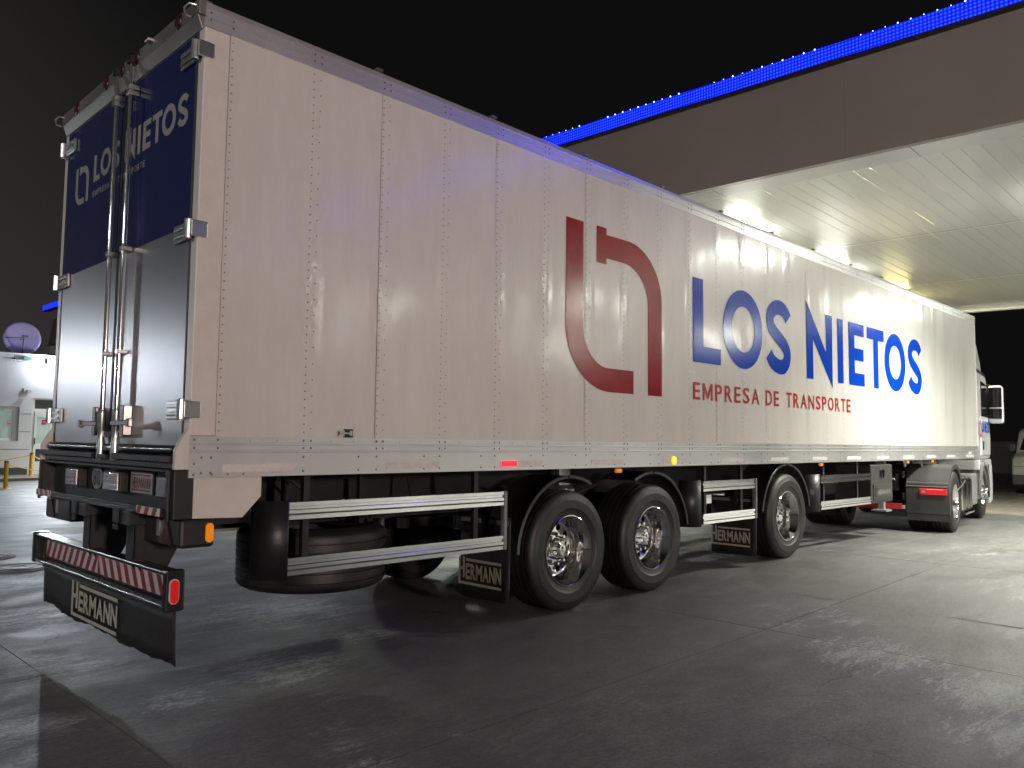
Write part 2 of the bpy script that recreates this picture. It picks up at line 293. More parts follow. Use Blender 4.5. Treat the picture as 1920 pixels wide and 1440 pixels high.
def obj(name, mb, m, parent=None, smooth=False, bev=0.0, bseg=2):
    me = bpy.data.meshes.new(name); me.from_pydata(mb.v, [], mb.f); me.update()
    import bmesh
    bm = bmesh.new(); bm.from_mesh(me); bmesh.ops.recalc_face_normals(bm, faces=bm.faces); bm.to_mesh(me); bm.free()
    me.materials.append(m)
    if smooth:
        me.polygons.foreach_set('use_smooth', [True] * len(me.polygons))
        try: me.set_sharp_from_angle(angle=R(38))
        except Exception: pass
    o = bpy.data.objects.new(name, me); col.objects.link(o)
    if parent: o.parent = parent
    if bev:
        b = o.modifiers.new('bevel', 'BEVEL'); b.width = bev; b.segments = bseg; b.limit_method = 'ANGLE'; b.angle_limit = R(35)
    return o
def thing(name, label, cat, loc=(0, 0, 0), rz=0.0, group=None):
    o = bpy.data.objects.new(name, None); col.objects.link(o); o.location = loc; o.rotation_euler = (0, 0, rz); o.empty_display_size = 0.3
    tag(o, label, cat, group); return o
def tag(o, label, cat, group=None):
    o['label'] = label; o['category'] = cat
    if group: o['group'] = group
    return o
def at(o, parent):            # keep a part's world position under a parent that stands elsewhere
    o.parent = parent; o.matrix_parent_inverse = Matrix.Translation(parent.location).inverted(); return o
def reuse(name, src, parent, mtx=None):
    o = bpy.data.objects.new(name, src.data); col.objects.link(o); o.parent = parent
    if mtx is not None: o.matrix_local = mtx
    return o
def copy_tree(o, parent=None, mtx=None):
    c = o.copy(); col.objects.link(c); c.parent = parent
    if mtx is not None: c.matrix_local = mtx
    for ch in list(o.children):
        d = ch.copy(); col.objects.link(d); d.parent = c
        for g in list(ch.children):
            e = g.copy(); col.objects.link(e); e.parent = d
    return c

def smooth3(p, k=5):
    out = []
    for i in range(len(p) - 1):
        a, b_, c, d = [Vector(p[min(max(j, 0), len(p) - 1)]) for j in (i - 1, i, i + 1, i + 2)]
        for j in range(k):
            t = j / k; out.append(0.5 * (2 * b_ + (c - a) * t + (2 * a - 5 * b_ + 4 * c - d) * t * t + (3 * b_ - a - 3 * c + d) * t ** 3))
    return out + [Vector(p[-1])]
# 2-D glyph shapes -------------------------------------------------------
def arc(cx, cy, rx, ry, a0, a1, n=14): return [(cx + rx * math.cos(R(a0 + (a1 - a0) * i / n)), cy + ry * math.sin(R(a0 + (a1 - a0) * i / n))) for i in range(n + 1)]
def smooth_line(p, k=6):
    out = []
    for i in range(len(p) - 1):
        p0 = p[max(i - 1, 0)]; p1 = p[i]; p2 = p[i + 1]; p3 = p[min(i + 2, len(p) - 1)]
        for j in range(k):
            t = j / k
            out.append(tuple(0.5 * ((2 * p1[a]) + (-p0[a] + p2[a]) * t + (2 * p0[a] - 5 * p1[a] + 4 * p2[a] - p3[a]) * t * t + (-p0[a] + 3 * p1[a] - 3 * p2[a] + p3[a]) * t ** 3) for a in (0, 1)))
    return out + [p[-1]]
def ribbon(mb, line, wd, O, U, V, d):
    """stroke of width wd along a 2-D line"""
    n = len(line); Lf = []; Rt = []
    for i in range(n):
        a = Vector(line[max(i - 1, 0)]); b = Vector(line[min(i + 1, n - 1)]); p = Vector(line[i]); t = (b - a).normalized(); nn = Vector((-t.y, t.x)); k = 1.0
        if 0 < i < n - 1:
            t1 = (p - Vector(line[i - 1])).normalized(); k = 1 / max(0.5, nn.dot(Vector((-t1.y, t1.x))))
        Lf.append(p + nn * wd / 2 * k); Rt.append(p - nn * wd / 2 * k)
    O, U, V = Vector(O), Vector(U), Vector(V); W = U.cross(V).normalized() * d
    P = lambda q: O + U * q.x + V * q.y
    vs = [P(q) for q in Lf] + [P(q) for q in Rt]; vs += [v + W for v in vs]; fs = []
    for i in range(n - 1):
        fs += [(2 * n + i, 2 * n + i + 1, 3 * n + i + 1, 3 * n + i), (i, i + 1, 2 * n + i + 1, 2 * n + i), (n + i, n + i + 1, 3 * n + i + 1, 3 * n + i), (i, i + 1, n + i + 1, n + i)]
    fs += [(0, n, 3 * n, 2 * n), (n - 1, 2 * n - 1, 4 * n - 1, 3 * n - 1)]
    mb.add(vs, fs)
def ell(cx, cy, rx, ry, n=44): return [(cx + rx * math.cos(2 * math.pi * i / n), cy + ry * math.sin(2 * math.pi * i / n)) for i in range(n)]
def stadium(cx, cz_, wx, hz, n=8):
    r = wx / 2; return arc(cx, cz_ + hz / 2 - r, r, r, 0, 180, n) + arc(cx, cz_ - hz / 2 + r, r, r, 180, 360, n)
# the big word, measured in metres along the side (x) and up (z)
S_LINE = smooth_line([(0.59, 0.72), (0.53, 0.785), (0.44, 0.83), (0.33, 0.842), (0.21, 0.815), (0.115, 0.74), (0.098, 0.665), (0.13, 0.575), (0.24, 0.50), (0.38, 0.43), (0.50, 0.355), (0.557, 0.27), (0.535, 0.175), (0.455, 0.105), (0.35, 0.092), (0.23, 0.115), (0.13, 0.165), (0.065, 0.235)])
LOSN = {
    'L': (5.450, [[(0, 0), (0.575, 0), (0.575, 0.18), (0.205, 0.18), (0.205, 0.925), (0, 0.925)]]),
    'O': (6.549, 'ring'), 'S': (7.118, 'S'),
    'N': (8.240, [[(0, 0), (0.197, 0), (0.197, 0.545), (0.815, -0.085), (0.822, 0.925), (0.618, 0.925), (0.618, 0.385), (0, 1.045)]]),
    'I': (9.243, [[(0, 0), (0.192, 0), (0.192, 0.92), (0, 0.92)]]),
    'E': (9.640, [[(0, 0), (0.572, 0), (0.572, 0.182), (0.21, 0.182), (0.21, 0.372), (0.545, 0.372), (0.545, 0.55), (0.21, 0.55), (0.21, 0.742), (0.572, 0.742), (0.572, 0.92), (0, 0.92)]]),
    'T': (10.338, [[(0.247, 0), (0.437, 0), (0.437, 0.745), (0.68, 0.745), (0.68, 0.92), (0, 0.92), (0, 0.745), (0.247, 0.745)]]),
}
def word_los_nietos(place, d):
    """place(u,v) frame: returns list of MBs, one per letter; u from 5.45 .. 12.78, v from 2.372"""
    out = []
    O, U, V = place
    for ch, x in (('L', 5.450), ('O', 6.549), ('S', 7.118), ('N', 8.24), ('I', 9.243), ('E', 9.64), ('T', 10.338), ('O', 11.506), ('S', 12.112)):
        mb = MB(); Ox = Vector(O) + Vector(U) * x + Vector(V) * 2.372
        if ch == 'O': mb.ring(ell(0, 0.464, 0.466, 0.466), ell(0, 0.464, 0.268, 0.272), Ox, U, V, d)
        elif ch == 'S': ribbon(mb, S_LINE, 0.186, Ox, U, V, d)
        else: mb.prism(LOSN[ch][1][0], Ox, U, V, d)
        out.append((ch, mb))
    return out
def emblem(place, d):
    O, U, V = place; mb = MB()
    # left stroke: stem, bend and foot
    outer = [(3.345, 3.52)] + arc(3.345 + 0.64, 2.57, 0.64, 0.605, 180, 270, 16) + [(4.362, 1.965)]
    inner = [(3.586, 3.52)] + arc(3.586 + 0.375, 2.57, 0.375, 0.38, 180, 270, 16) + [(4.362, 2.19)]
    k = len(outer)
    def strip(a, b):
        Ov, Uv, Vv = Vector(O), Vector(U), Vector(V); W = Uv.cross(Vv).normalized() * d; n = len(a)
        vs = [Ov + Uv * q[0] + Vv * q[1] for q in a + b]; vs += [v + W for v in vs]; fs = []
        for i in range(n - 1):
            fs += [(2 * n + i, 2 * n + i + 1, 3 * n + i + 1, 3 * n + i), (i, i + 1, 2 * n + i + 1, 2 * n + i), (n + i, n + i + 1, 3 * n + i + 1, 3 * n + i), (i, i + 1, n + i + 1, n + i)]
        fs += [(0, n, 3 * n, 2 * n), (n - 1, 2 * n - 1, 4 * n - 1, 3 * n - 1)]
        mb.add(vs, fs)
    strip(outer, inner)
    o2 = [(3.93, 3.462)] + arc(4.27, 2.905, 0.58, 0.56, 90, 0, 16) + [(4.85, 1.965)]
    i2 = [(3.93, 3.235)] + arc(4.20, 2.86, 0.412, 0.375, 90, 0, 16) + [(4.612, 1.965)]
    strip(o2, i2)
    mb.prism([(3.782, 3.177), (3.93, 3.177), (3.93, 3.525), (3.782, 3.525)], O, U, V, d)
    return mb
_gl = {}
def glyph(ch, bold):
    if (ch, bold) not in _gl:
        c = bpy.data.curves.new('t', 'FONT'); c.body = ch; c.offset = bold; c.resolution_u = 3; o = bpy.data.objects.new('t', c); col.objects.link(o)
        dg = bpy.context.evaluated_depsgraph_get(); me = bpy.data.meshes.new_from_object(o.evaluated_get(dg))
        vs = [tuple(v.co) for v in me.vertices]; fs = [tuple(p.vertices) for p in me.polygons]
        bpy.data.objects.remove(o); bpy.data.curves.remove(c); bpy.data.meshes.remove(me)
        xs = [v[0] for v in vs]; ys = [v[1] for v in vs]; _gl[(ch, bold)] = (vs, fs, min(xs), max(xs), min(ys), max(ys))
    return _gl[(ch, bold)]
M_POLY = [(0, 0), (0.16, 0), (0.16, 0.62), (0.44, 0.1), (0.56, 0.1), (0.84, 0.62), (0.84, 0), (1, 0), (1, 1), (0.83, 1), (0.5, 0.36), (0.17, 1), (0, 1)]
def letter(mb, ch, x0, x1, z0, z1, place, lift=0.0, bold=0.0):
    if ch == 'M' and bold < 0.03:
        O, U, V = [Vector(q) for q in place]; W = U.cross(V).normalized() * lift
        mb.add([O + U * (x0 + q[0] * (x1 - x0)) + V * (z0 + q[1] * (z1 - z0)) + W for q in M_POLY], [(0, 1, 2, 11, 12), (2, 3, 10, 11), (3, 4, 10), (4, 5, 9, 10), (5, 6, 7, 8, 9)]); return
    vs, fs, a, b, c, d = glyph(ch, bold); O, U, V = [Vector(q) for q in place]; W = U.cross(V).normalized() * lift
    mb.add([O + U * (x0 + (v[0] - a) / (b - a) * (x1 - x0)) + V * (z0 + (v[1] - c) / (d - c) * (z1 - z0)) + W for v in vs], fs)
WD = {'I': 0.35, 'M': 1.2, 'N': 1.05, 'W': 1.4, ' ': 0.55, 'E': 0.82, 'T': 0.9, 'R': 0.95, 'S': 0.9, 'P': 0.88, 'A': 1.1, 'D': 1.0, 'O': 1.1, 'H': 1.0}
def text(mb, s, x0, x1, z0, z1, place, lift=0.001, bold=0.0, gap=0.22):
    tot = sum(WD.get(c, 0.9) for c in s) + gap * (len(s) - 1); k = (x1 - x0) / tot; x = x0
    for c in s:
        wv = WD.get(c, 0.9)
        if c != ' ': letter(mb, c, x, x + wv * k, z0, z1, place, lift, bold)
        x += (wv + gap) * k
def maker_logo(place, x0, x1, z0, z1, lift=0.002):
    """tall H, smaller ERMANN, a bar above and below"""
    mb = MB(); O, U, V = [Vector(q) for q in place]; W = x1 - x0; H = z1 - z0; Wv = U.cross(V).normalized() * lift
    def q(a, b, c, d): mb.add([O + U * a + V * c + Wv, O + U * b + V * c + Wv, O + U * b + V * d + Wv, O + U * a + V * d + Wv], [(0, 1, 2, 3)])
    hw = W * 0.15
    q(x0, x0 + W * 0.045, z0, z1); q(x0 + hw - W * 0.045, x0 + hw, z0 + H * 0.24, z1); q(x0 + W * 0.045, x0 + hw - W * 0.045, z0 + H * 0.52, z0 + H * 0.64)
    q(x0 + hw + W * 0.03, x1, z0 + H * 0.86, z0 + H * 0.955); q(x0 + W * 0.045, x1, z0, z0 + H * 0.095)
    text(mb, 'ERMANN', x0 + hw + W * 0.022, x1, z0 + H * 0.2, z0 + H * 0.77, place, lift, 0.035, 0.1)
    return mb

# ------------------------------------------------------------------ ground
def gz(X):
    P = [(-1e4, -0.03), (-9.4, -0.03), (-4.9, -0.03), (-0.4, -0.02), (4.1, 0.004), (8.6, 0.074), (13.1, 0.015), (17.6, 0.01), (1e4, 0.01)]
    for (a, za), (b, zb) in zip(P, P[1:]):
        if X <= b: return za + (zb - za) * (X - a) / (b - a)
    return 0.01
g = MB(); xs = [-900, -60, -40.9]; xs += [-40.9 + 4.5 * i for i in range(1, 21)] + [90, 900]
for i in range(len(xs) - 1):
    a, b2 = xs[i], xs[i + 1]
    g.add([(a, -900, gz(a) - 0.012), (b2, -900, gz(b2) - 0.012), (b2, 900, gz(b2) - 0.012), (a, 900, gz(a) - 0.012)], [(0, 1, 2, 3)])
ground = obj('ground', g, CONC); ground['kind'] = 'structure'
yl = [-19.9, -15.3, -10.7, -6.1, -1.5, 3.1, 7.7, 12.3, 16.9, 21.5, 24.9]
gap = 0.0028
for i in range(16):
    a, b2 = -22.9 + 4.5 * i, -22.9 + 4.5 * (i + 1)
    for c, d in zip(yl, yl[1:]):
        m = MB(); dz = random.uniform(-0.0012, 0.0012); x0, x1, y0, y1 = a + gap, b2 - gap, c + gap, d - gap
        za, zb_ = gz(a) + dz, gz(b2) + dz
        m.add([(x0, y0, za - 0.011), (x1, y0, zb_ - 0.011), (x1, y1, zb_ - 0.011), (x0, y1, za - 0.011), (x0, y0, za), (x1, y0, zb_), (x1, y1, zb_), (x0, y1, za)],
              [(4, 5, 6, 7), (0, 1, 5, 4), (1, 2, 6, 5), (2, 3, 7, 6), (3, 0, 4, 7)])
        obj('concrete_slab', m, CONC, ground)
# ragged crack in the slab right of the wheels
m = MB(); pts = []; x, y = 5.60, -1.00
random.seed(11)
for i in range(26):
    pts.append((5.60 + random.uniform(-0.02, 0.02), -1.0 - i * 0.082))
for i, (a, c) in enumerate(pts[:-1]):
    wd = (0.012 if i < 5 else (0.003 if i < 17 else 0.009)) * random.uniform(0.5, 1.4); a2, c2 = pts[i + 1]
    z = gz(a) + 0.0032
    m.add([(a - wd, c, z), (a + wd, c, z), (a2 + wd * 0.8, c2, z), (a2 - wd * 0.8, c2, z)], [(0, 1, 2, 3)])
obj('crack', m, SUB, ground)
# manholes, left
def manhole(x, y, r, label):
    t = thing('manhole_cover', label, 'manhole cover', (x, y, gz(x)), group='manhole covers in the yard')
    m = MB(); m.lathe([(r + 0.09, 0.0), (r + 0.085, 0.012), (r + 0.01, 0.014), (r + 0.01, 0.002)], (0, 0, 0), (0, 0, 1), 40); obj('collar', m, KERB, t, True)
    m = MB(); m.lathe([(0.0, 0.012), (r * 0.3, 0.013), (r * 0.32, 0.019), (r * 0.6, 0.019), (r * 0.62, 0.012), (r * 0.9, 0.012), (r * 0.92, 0.02), (r, 0.02), (r, 0.0)], (0, 0, 0), (0, 0, 1), 40); obj('lid', m, IRON, t, True)
manhole(0.62, 5.82, 0.27, 'larger and nearer of the two round manhole covers at the left edge')
manhole(0.55, 6.95, 0.22, 'round iron manhole cover behind the larger one at the left edge of the yard')

# ------------------------------------------------------------------ trailer
trailer = thing('semi_trailer', 'long white box semi-trailer with red emblem and blue LOS NIETOS lettering on its side', 'semi-trailer', (0, 0, 0))
T = trailer
YX = lambda y: ((0, y, 0), (1, 0, 0), (0, 0, 1))
# side panels
seam = [0.1642 + 2 * PD * i for i in range(1, 14)]
edges = [0.150] + [s_ - 0.012 for s_ in seam] + [TL - 0.03]
random.seed(3)
for i in range(len(edges) - 1):
    x0, x1 = edges[i] + 0.0016, edges[i + 1] - 0.0016; m = MB(); nx, nz = 8, 18; bulge = random.uniform(-0.0004, 0.0006); lean = random.uniform(-0.0004, 0.0004)
    ph = [random.uniform(0, 6.28) for _ in range(4)]; lift = 0.0015 * (i % 2)
    def yy(u, v): return -lift - bulge * math.sin(math.pi * u) - 0.0004 * math.sin(2 * math.pi * u + ph[0]) * math.sin(3.1 * v + ph[1]) - 0.0006 * math.sin(2.2 * v * 2 + ph[2]) + lean * u
    vs = [(x0 + (x1 - x0) * a / nx, yy(a / nx, c / nz) + 0.001, 1.499 + (3.987 - 1.499) * c / nz) for c in range(nz + 1) for a in range(nx + 1)]
    fs = [(c * (nx + 1) + a, c * (nx + 1) + a + 1, (c + 1) * (nx + 1) + a + 1, (c + 1) * (nx + 1) + a) for c in range(nz) for a in range(nx)]
    m.add(vs, fs); o = obj('side_panel', m, PAINT, T, True)
m = MB().box(0.02, TL - 0.02, 0.012, TW - 0.012, 1.30, 4.09); obj('box_body', m, POSTP, T)
m = MB().box(0.15, TL - 0.03, TW - 0.011, TW, 1.499, 3.987); obj('side_panel', m, PAINT, T)
m = MB().box(TL - 0.02, TL + 0.02, 0.02, TW - 0.02, 1.30, 4.10); obj('front_wall', m, POSTP, T)
m = MB().box(0.02, TL - 0.01, 0.02, TW - 0.02, 4.092, 4.135); obj('roof', m, POSTP, T)
for y0, y1 in ((-0.006, 0.08), (TW - 0.08, TW + 0.006)):
    m = MB().box(-0.012, 0.148, y0, y1, 1.502, 3.984); obj('corner_post', m, POSTP, T, bev=0.008)
m = MB().box(TL - 0.029, TL + 0.03, -0.006, 0.06, 1.5, 3.984); obj('corner_post', m, POSTP, T, bev=0.02)
# rails: bands that stand proud of the panels
def rail_profile(ys, name, x0=-0.008, x1=TL + 0.02, side=0):
    poly = ys; m = MB(); n = len(poly)
    vs = [(x0, p[0], p[1]) for p in poly] + [(x1, p[0], p[1]) for p in poly]
    m.add(vs, [tuple(range(n)), tuple(range(2 * n - 1, n - 1, -1))] + [(i, (i + 1) % n, n + (i + 1) % n, n + i) for i in range(n)])
    return obj(name, m, ALUR, T)
low = [(-0.014, ZB), (-0.014, 1.402), (-0.020, 1.405), (-0.020, 1.414), (-0.010, 1.418), (-0.010, 1.448), (-0.015, 1.451), (-0.015, 1.458), (-0.006, 1.461), (-0.006, 1.500), (0.012, 1.500), (0.012, ZB)]
rail_profile(low, 'bottom_rail'); rail_profile([(TW - p[0], p[1]) for p in low], 'bottom_rail')
top = [(0.012, 3.985), (-0.006, 3.985), (-0.006, 4.040), (-0.012, 4.043), (-0.012, 4.052), (-0.008, 4.055), (-0.008, 4.090), (-0.013, 4.093), (-0.013, 4.102), (-0.008, 4.108), (-0.004, 4.135), (0.012, 4.1457), (0.06, 4.1457), (0.06, 4.12)]
rail_profile(top, 'top_rail'); rail_profile([(TW - p[0], p[1]) for p in top], 'top_rail')
# rivets
rv = MB(); rb = MB(); rs = MB()
def dome(mb, x, y, z, r, h=0.5):
    k = 6; vs = [(x + r * math.cos(R(60 * i)), y, z + r * math.sin(R(60 * i))) for i in range(k)] + [(x + r * 0.55 * math.cos(R(60 * i)), y - r * h * 0.8, z + r * 0.55 * math.sin(R(60 * i))) for i in range(k)] + [(x, y - r * h, z)]
    mb.add(vs, [(i, (i + 1) % k, k + (i + 1) % k, k + i) for i in range(k)] + [(k + i, k + (i + 1) % k, 2 * k) for i in range(k)])
for i in range(NP_):
    xp = POST0 + i * PD
    if xp > TL - 0.1: continue
    z = 1.535
    while z < 3.965:
        dome(rv, xp + 0.004, -0.002, z, 0.0056); z += 0.0535
    z = 1.56
    while z < 3.95:
        if i: dome(rv, xp + 0.056, -0.002, z, 0.0052)
        z += 0.107
    for dx in ((0.0,) if i == 0 else (0.0, 0.055)):
        for zz in (1.48, 1.432): dome(rb, xp + dx, -0.0105, zz, 0.0085)
        for zz in (4.075, 4.03): dome(rb, xp + dx, -0.009, zz, 0.0085)
    for k in (0.36, 0.68):
        dome(rs, xp + PD * k, -0.0065, 1.478, 0.0065); dome(rs, xp + PD * k, -0.0065, 4.005, 0.0065)
    for k in (0.37, 0.50) if i else (0.0, 0.05):
        for zz in (1.285, 1.375): dome(rb, xp + PD * k * 2 % PD + (0.0 if i else -0.1), -0.0145, zz, 0.0085)
for x_ in (0.02,):
    for zz in (1.275, 1.34, 1.432, 1.48, 4.03, 4.075): dome(rb, x_, -0.0145 if zz < 1.41 else -0.011, zz, 0.0085)
for z_ in (1.275,):
    for x_ in (0.13, 0.23, 0.33): dome(rb, x_, -0.0145, z_, 0.008)
o = obj('panel_rivets', rv, RIVET, T); o['kind'] = 'stuff'
o = obj('rail_rivets', rb, RIVET, T); o['kind'] = 'stuff'
o = obj('small_rivets', rs, ZINC, T); o['kind'] = 'stuff'
# roof edge clips
m = MB()
for x_ in (1.25, 2.4, 3.6, 4.85, 6.05, 7.3, 8.5, 9.8, 11.0, 12.3): m.box(x_, x_ + 0.05, -0.012, 0.03, 4.1457, 4.165)
obj('roof_clips', m, RIVET, T)['kind'] = 'stuff'
# lettering on the side
pl = ((0, -0.0045, 0), (1, 0, 0), (0, 0, 1))
obj('emblem', emblem(pl, 0.0015), REDV, T)
for ch, mb in word_los_nietos(pl, 0.0015): obj('letter', mb, BLUEV, T)
def sub_line(place, lift, m_, parent):
    for wd, a, b2 in (('EMPRESA', 5.445, 6.92), ('DE', 7.085, 7.428), ('TRANSPORTE', 7.637, 9.665)):
        mb = MB(); text(mb, wd, a, b2, 1.965, 2.152, place, lift, 0.012, 0.33); obj('small_lettering', mb, m_, parent)
sub_line(pl, 0.001, REDV2, T)
# vent latch low on the side
m = MB().box(1.05, 1.125, -0.012, 0.0, 1.505, 1.512).box(1.05, 1.125, -0.012, 0.0, 1.555, 1.562).box(1.06, 1.115, -0.016, 0.0, 1.512, 1.555); obj('vent_latch', m, BLACK, T)
m = MB().box(1.0, 1.095, -0.028, -0.017, 1.528, 1.538).box(1.0, 1.008, -0.028, -0.017, 1.515, 1.55).box(1.085, 1.1, -0.03, -0.017, 1.517, 1.55); obj('latch_bar', m, ZINC, T)
# tape on the bottom rail
tx = [0.195, 1.404, 2.54, 3.705, 4.856, 6.0, 7.16, 8.33, 9.48, 10.62, 11.75, 12.9, 14.0, 15.2]
for i, x_ in enumerate(tx):
    m = MB().box(x_, x_ + 0.487, -0.0165, -0.0142, 1.286, 1.333); obj('reflective_tape', m, REFW, T)
m = MB().box(2.545, 2.72, -0.03, -0.0166, 1.287, 1.332); obj('red_marker_light', m, REDON, T, bev=0.006)
m = MB().lathe([(0, 0.018), (0.03, 0.016), (0.042, 0.008), (0.044, 0)], (5.05, -0.0166, 1.312), (0, -1, 0), 16); obj('amber_marker_light', m, AMBON, T, True)
for x_ in (4.09, 8.6, 11.95, 13.2): 
    m = MB().box(x_, x_ + 0.09, -0.012, 0.02, 1.205, 1.245); obj('side_marker_light', m, AMBER, T, bev=0.01)
m = MB().box(15.35, 15.55, -0.017, -0.0142, 1.345, 1.398); obj('data_plate', m, REFW, T)
# rear frame
m = MB().box(-0.05, 0.03, 0.0, TW, 4.055, 4.150); 
m.prism([(0.0, 4.055), (-0.05, 4.055), (-0.02, 3.975), (0.0, 3.975)], (0, 0.02, 0), (1, 0, 0), (0, 0, 1), -TW + 0.04)
obj('rear_header', m, ALU, T, bev=0.004)
for y_ in (0.30, 0.99, 1.27, 1.58, 2.23):
    m = MB().lathe([(0, 0.014), (0.03, 0.013), (0.048, 0.008), (0.054, 0)], (-0.05, y_, 4.105), (-1, 0, 0), 18); o = obj('marker_light', m, DKRED, T, True)
for y_ in (0.05, TW - 0.05):
    m = MB().tube([(-0.05, y_, 4.12), (-0.09, y_ + 0.01, 4.12), (-0.11, y_ + 0.03, 4.09), (-0.095, y_ + 0.05, 4.06), (-0.06, y_ + 0.05, 4.06)], 0.008); obj('rope_hook', m, ZINC, T, True)
m = MB().box(-0.085, -0.03, 0.70, 0.76, 4.12, 4.135); obj('lamp_bracket', m, REFW, T)
# doors
def door(y0, y1, hinge_y, s):
    m = MB().box(-0.012, 0.016, y0, y1, 1.425, 3.985); d = obj('rear_door', m, STEEL, T, bev=0.004)
    m = MB().box(-0.0145, -0.0122, y0 + 0.015, y1 - 0.015, 2.772, 3.965); obj('blue_film', m, BLUEP, d)
    for a, b2 in ((y0 - 0.018, y0 - 0.002), (y1 + 0.002, y1 + 0.018)):
        m = MB().box(-0.016, 0.016, a, b2, 1.41, 3.985); obj('door_gasket', m, GASKET, d, bev=0.004)
    for z in (3.84, 2.735, 1.656):
        hy = hinge_y; m = MB()
        m.rod((-0.045, hy, z - 0.062), (-0.045, hy, z + 0.062), 0.024, 12)
        m.box(-0.052, -0.02, min(hy, hy - s * 0.008), max(hy, hy + s * 0.06), z - 0.045, z + 0.045)
        y_a, y_b = hy + s * 0.035, hy + s * 0.24
        m.box(-0.034, -0.0147, min(y_a, y_b), max(y_a, y_b), z - 0.055, z + 0.055)
        m.box(-0.048, -0.034, min(y_a, y_b - s * 0.03), max(y_a, y_b - s * 0.03), z - 0.035, z - 0.012)
        m.box(-0.048, -0.034, min(y_a, y_b - s * 0.03), max(y_a, y_b - s * 0.03), z + 0.012, z + 0.035)
        y_c = hy - s * 0.056                     # leaf that wraps on to the side of the post
        m.box(-0.05, 0.052, min(y_c, y_c + s * 0.012), max(y_c, y_c + s * 0.012), z - 0.05, z + 0.05)
        obj('hinge', m, ZINC, d, bev=0.006)
    return d
dR = door(0.10, 1.262, 0.047, 1); dL = door(1.30, 2.50, TW - 0.047, -1)
# rods with their keepers
for y_, d, hs in ((1.28, dL, 1), (1.01, dR, -1)):
    m = MB().rod((-0.062, y_ + 0.02, 1.36), (-0.062, y_ + 0.02, 4.09), 0.0165, 14)
    obj('locking_rod', m, CHROME, d, True)
    for z in (3.90, 3.86): obj('rod_guide', MB().box(-0.088, -0.0147, y_ - 0.012, y_ + 0.052, z - 0.017, z + 0.017), ZINC, d, bev=0.006)
    for z, dz in ((2.772, 0.017), (2.065, 0.015)): obj('rod_guide', MB().box(-0.085, -0.0147, y_ - 0.008, y_ + 0.048, z - dz, z + dz), ZINC, d, bev=0.006)
    m = MB().rod((-0.085, y_ - 0.012, 4.075), (-0.085, y_ + 0.052, 4.105), 0.014, 8).box(-0.088, -0.052, y_ - 0.02, y_ + 0.06, 4.075, 4.112); obj('rod_keeper', m, CHASSIS, d)
    m = MB().lathe([(0.017, -0.14), (0.026, -0.14), (0.026, -0.02), (0.022, 0.0), (0.022, 0.06), (0.027, 0.075), (0.027, 0.19), (0.0165, 0.20)], (-0.062, y_ + 0.02, 1.475), (0, 0, 1), 16); obj('rod_sleeve', m, ZINC, d, True)
    m = MB(); a = y_ + 0.02; e = a + hs * 0.30
    m.box(-0.10, -0.082, min(a, e), max(a, e), 1.565, 1.60); m.box(-0.11, -0.078, min(e, e + hs * 0.045), max(e, e + hs * 0.045), 1.555, 1.61)
    m.box(-0.075, -0.0147, min(a + hs * 0.10, a + hs * 0.16), max(a + hs * 0.10, a + hs * 0.16), 1.50, 1.70); m.box(-0.06, -0.0147, a - 0.05, a + 0.05, 1.49, 1.53)
    obj('door_handle', m, CHROME, d, bev=0.006)
# door lettering: u runs to the right, that is towards -Y
pd_ = ((-0.0147, 0, 0), (0, -1, 0), (0, 0, 1))
def mapped(mb, fu, fv): return mb
su = (1.87 - 0.185) / (12.78 - 5.45); sv = 0.205 / 0.925
Od = Vector((-0.0148, 1.87, 3.43)) - Vector((0, -su, 0)) * 5.45 - Vector((0, 0, sv)) * 2.372
plD = (Od, (0, -su, 0), (0, 0, sv))
for ch, mb in word_los_nietos(plD, 0.0012):
    obj('letter', mb, GREYV, dL if mb.v[0][1] > 1.27 else dR)
se = 0.30 / 1.505; Oe = Vector((-0.0148, 2.285, 3.315)) - Vector((0, -se, 0)) * 3.345 - Vector((0, 0, se)) * 1.965
obj('emblem', emblem((Oe, (0, -se, 0), (0, 0, se)), 0.0012), GREYV, dL)
kk = 1.02 / 4.22; Os = Vector((-0.0148, 1.875, 3.315)) - Vector((0, -kk, 0)) * 5.445 - Vector((0, 0, kk)) * 1.965
sub_line((Os, (0, -kk, 0), (0, 0, kk)), 0.001, GREYV, dL)
for y_, d in ((0.55, dR), (2.36, dL)):
    mb = MB(); text(mb, 'HERMANN', 0, 0.40, 1.475, 1.525, ((-0.0125, y_, 0), (0, -1, 0), (0, 0, 1)), 0.002, 0.01, 0.1); obj('embossed_name', mb, STEEL, d)
# roller bar, sill, gussets
m = MB().rod((-0.035, 0.10, 1.418), (-0.035, TW - 0.10, 1.418), 0.028, 18); obj('rubbing_bar', m, BLACKG, T, True)
m = MB().box(-0.10, 0.03, 0.05, 0.98, 1.345, 1.385).box(-0.10, 0.03, 1.08, 1.25, 1.345, 1.372).box(-0.10, 0.03, 1.36, TW - 0.05, 1.345, 1.385).box(-0.06, 0.03, 0.05, TW - 0.05, 1.305, 1.345); obj('rear_sill', m, BLACKG, T, bev=0.005)
for y0 in (-0.004, TW - 0.036):
    m = MB().prism([(0.004, 1.57), (-0.045, 1.50), (-0.085, 1.42), (-0.085, 1.305), (0.004, 1.305)], (0, y0, 0), (1, 0, 0), (0, 0, 1), -0.04); obj('corner_gusset', m, POSTP, T, bev=0.003)
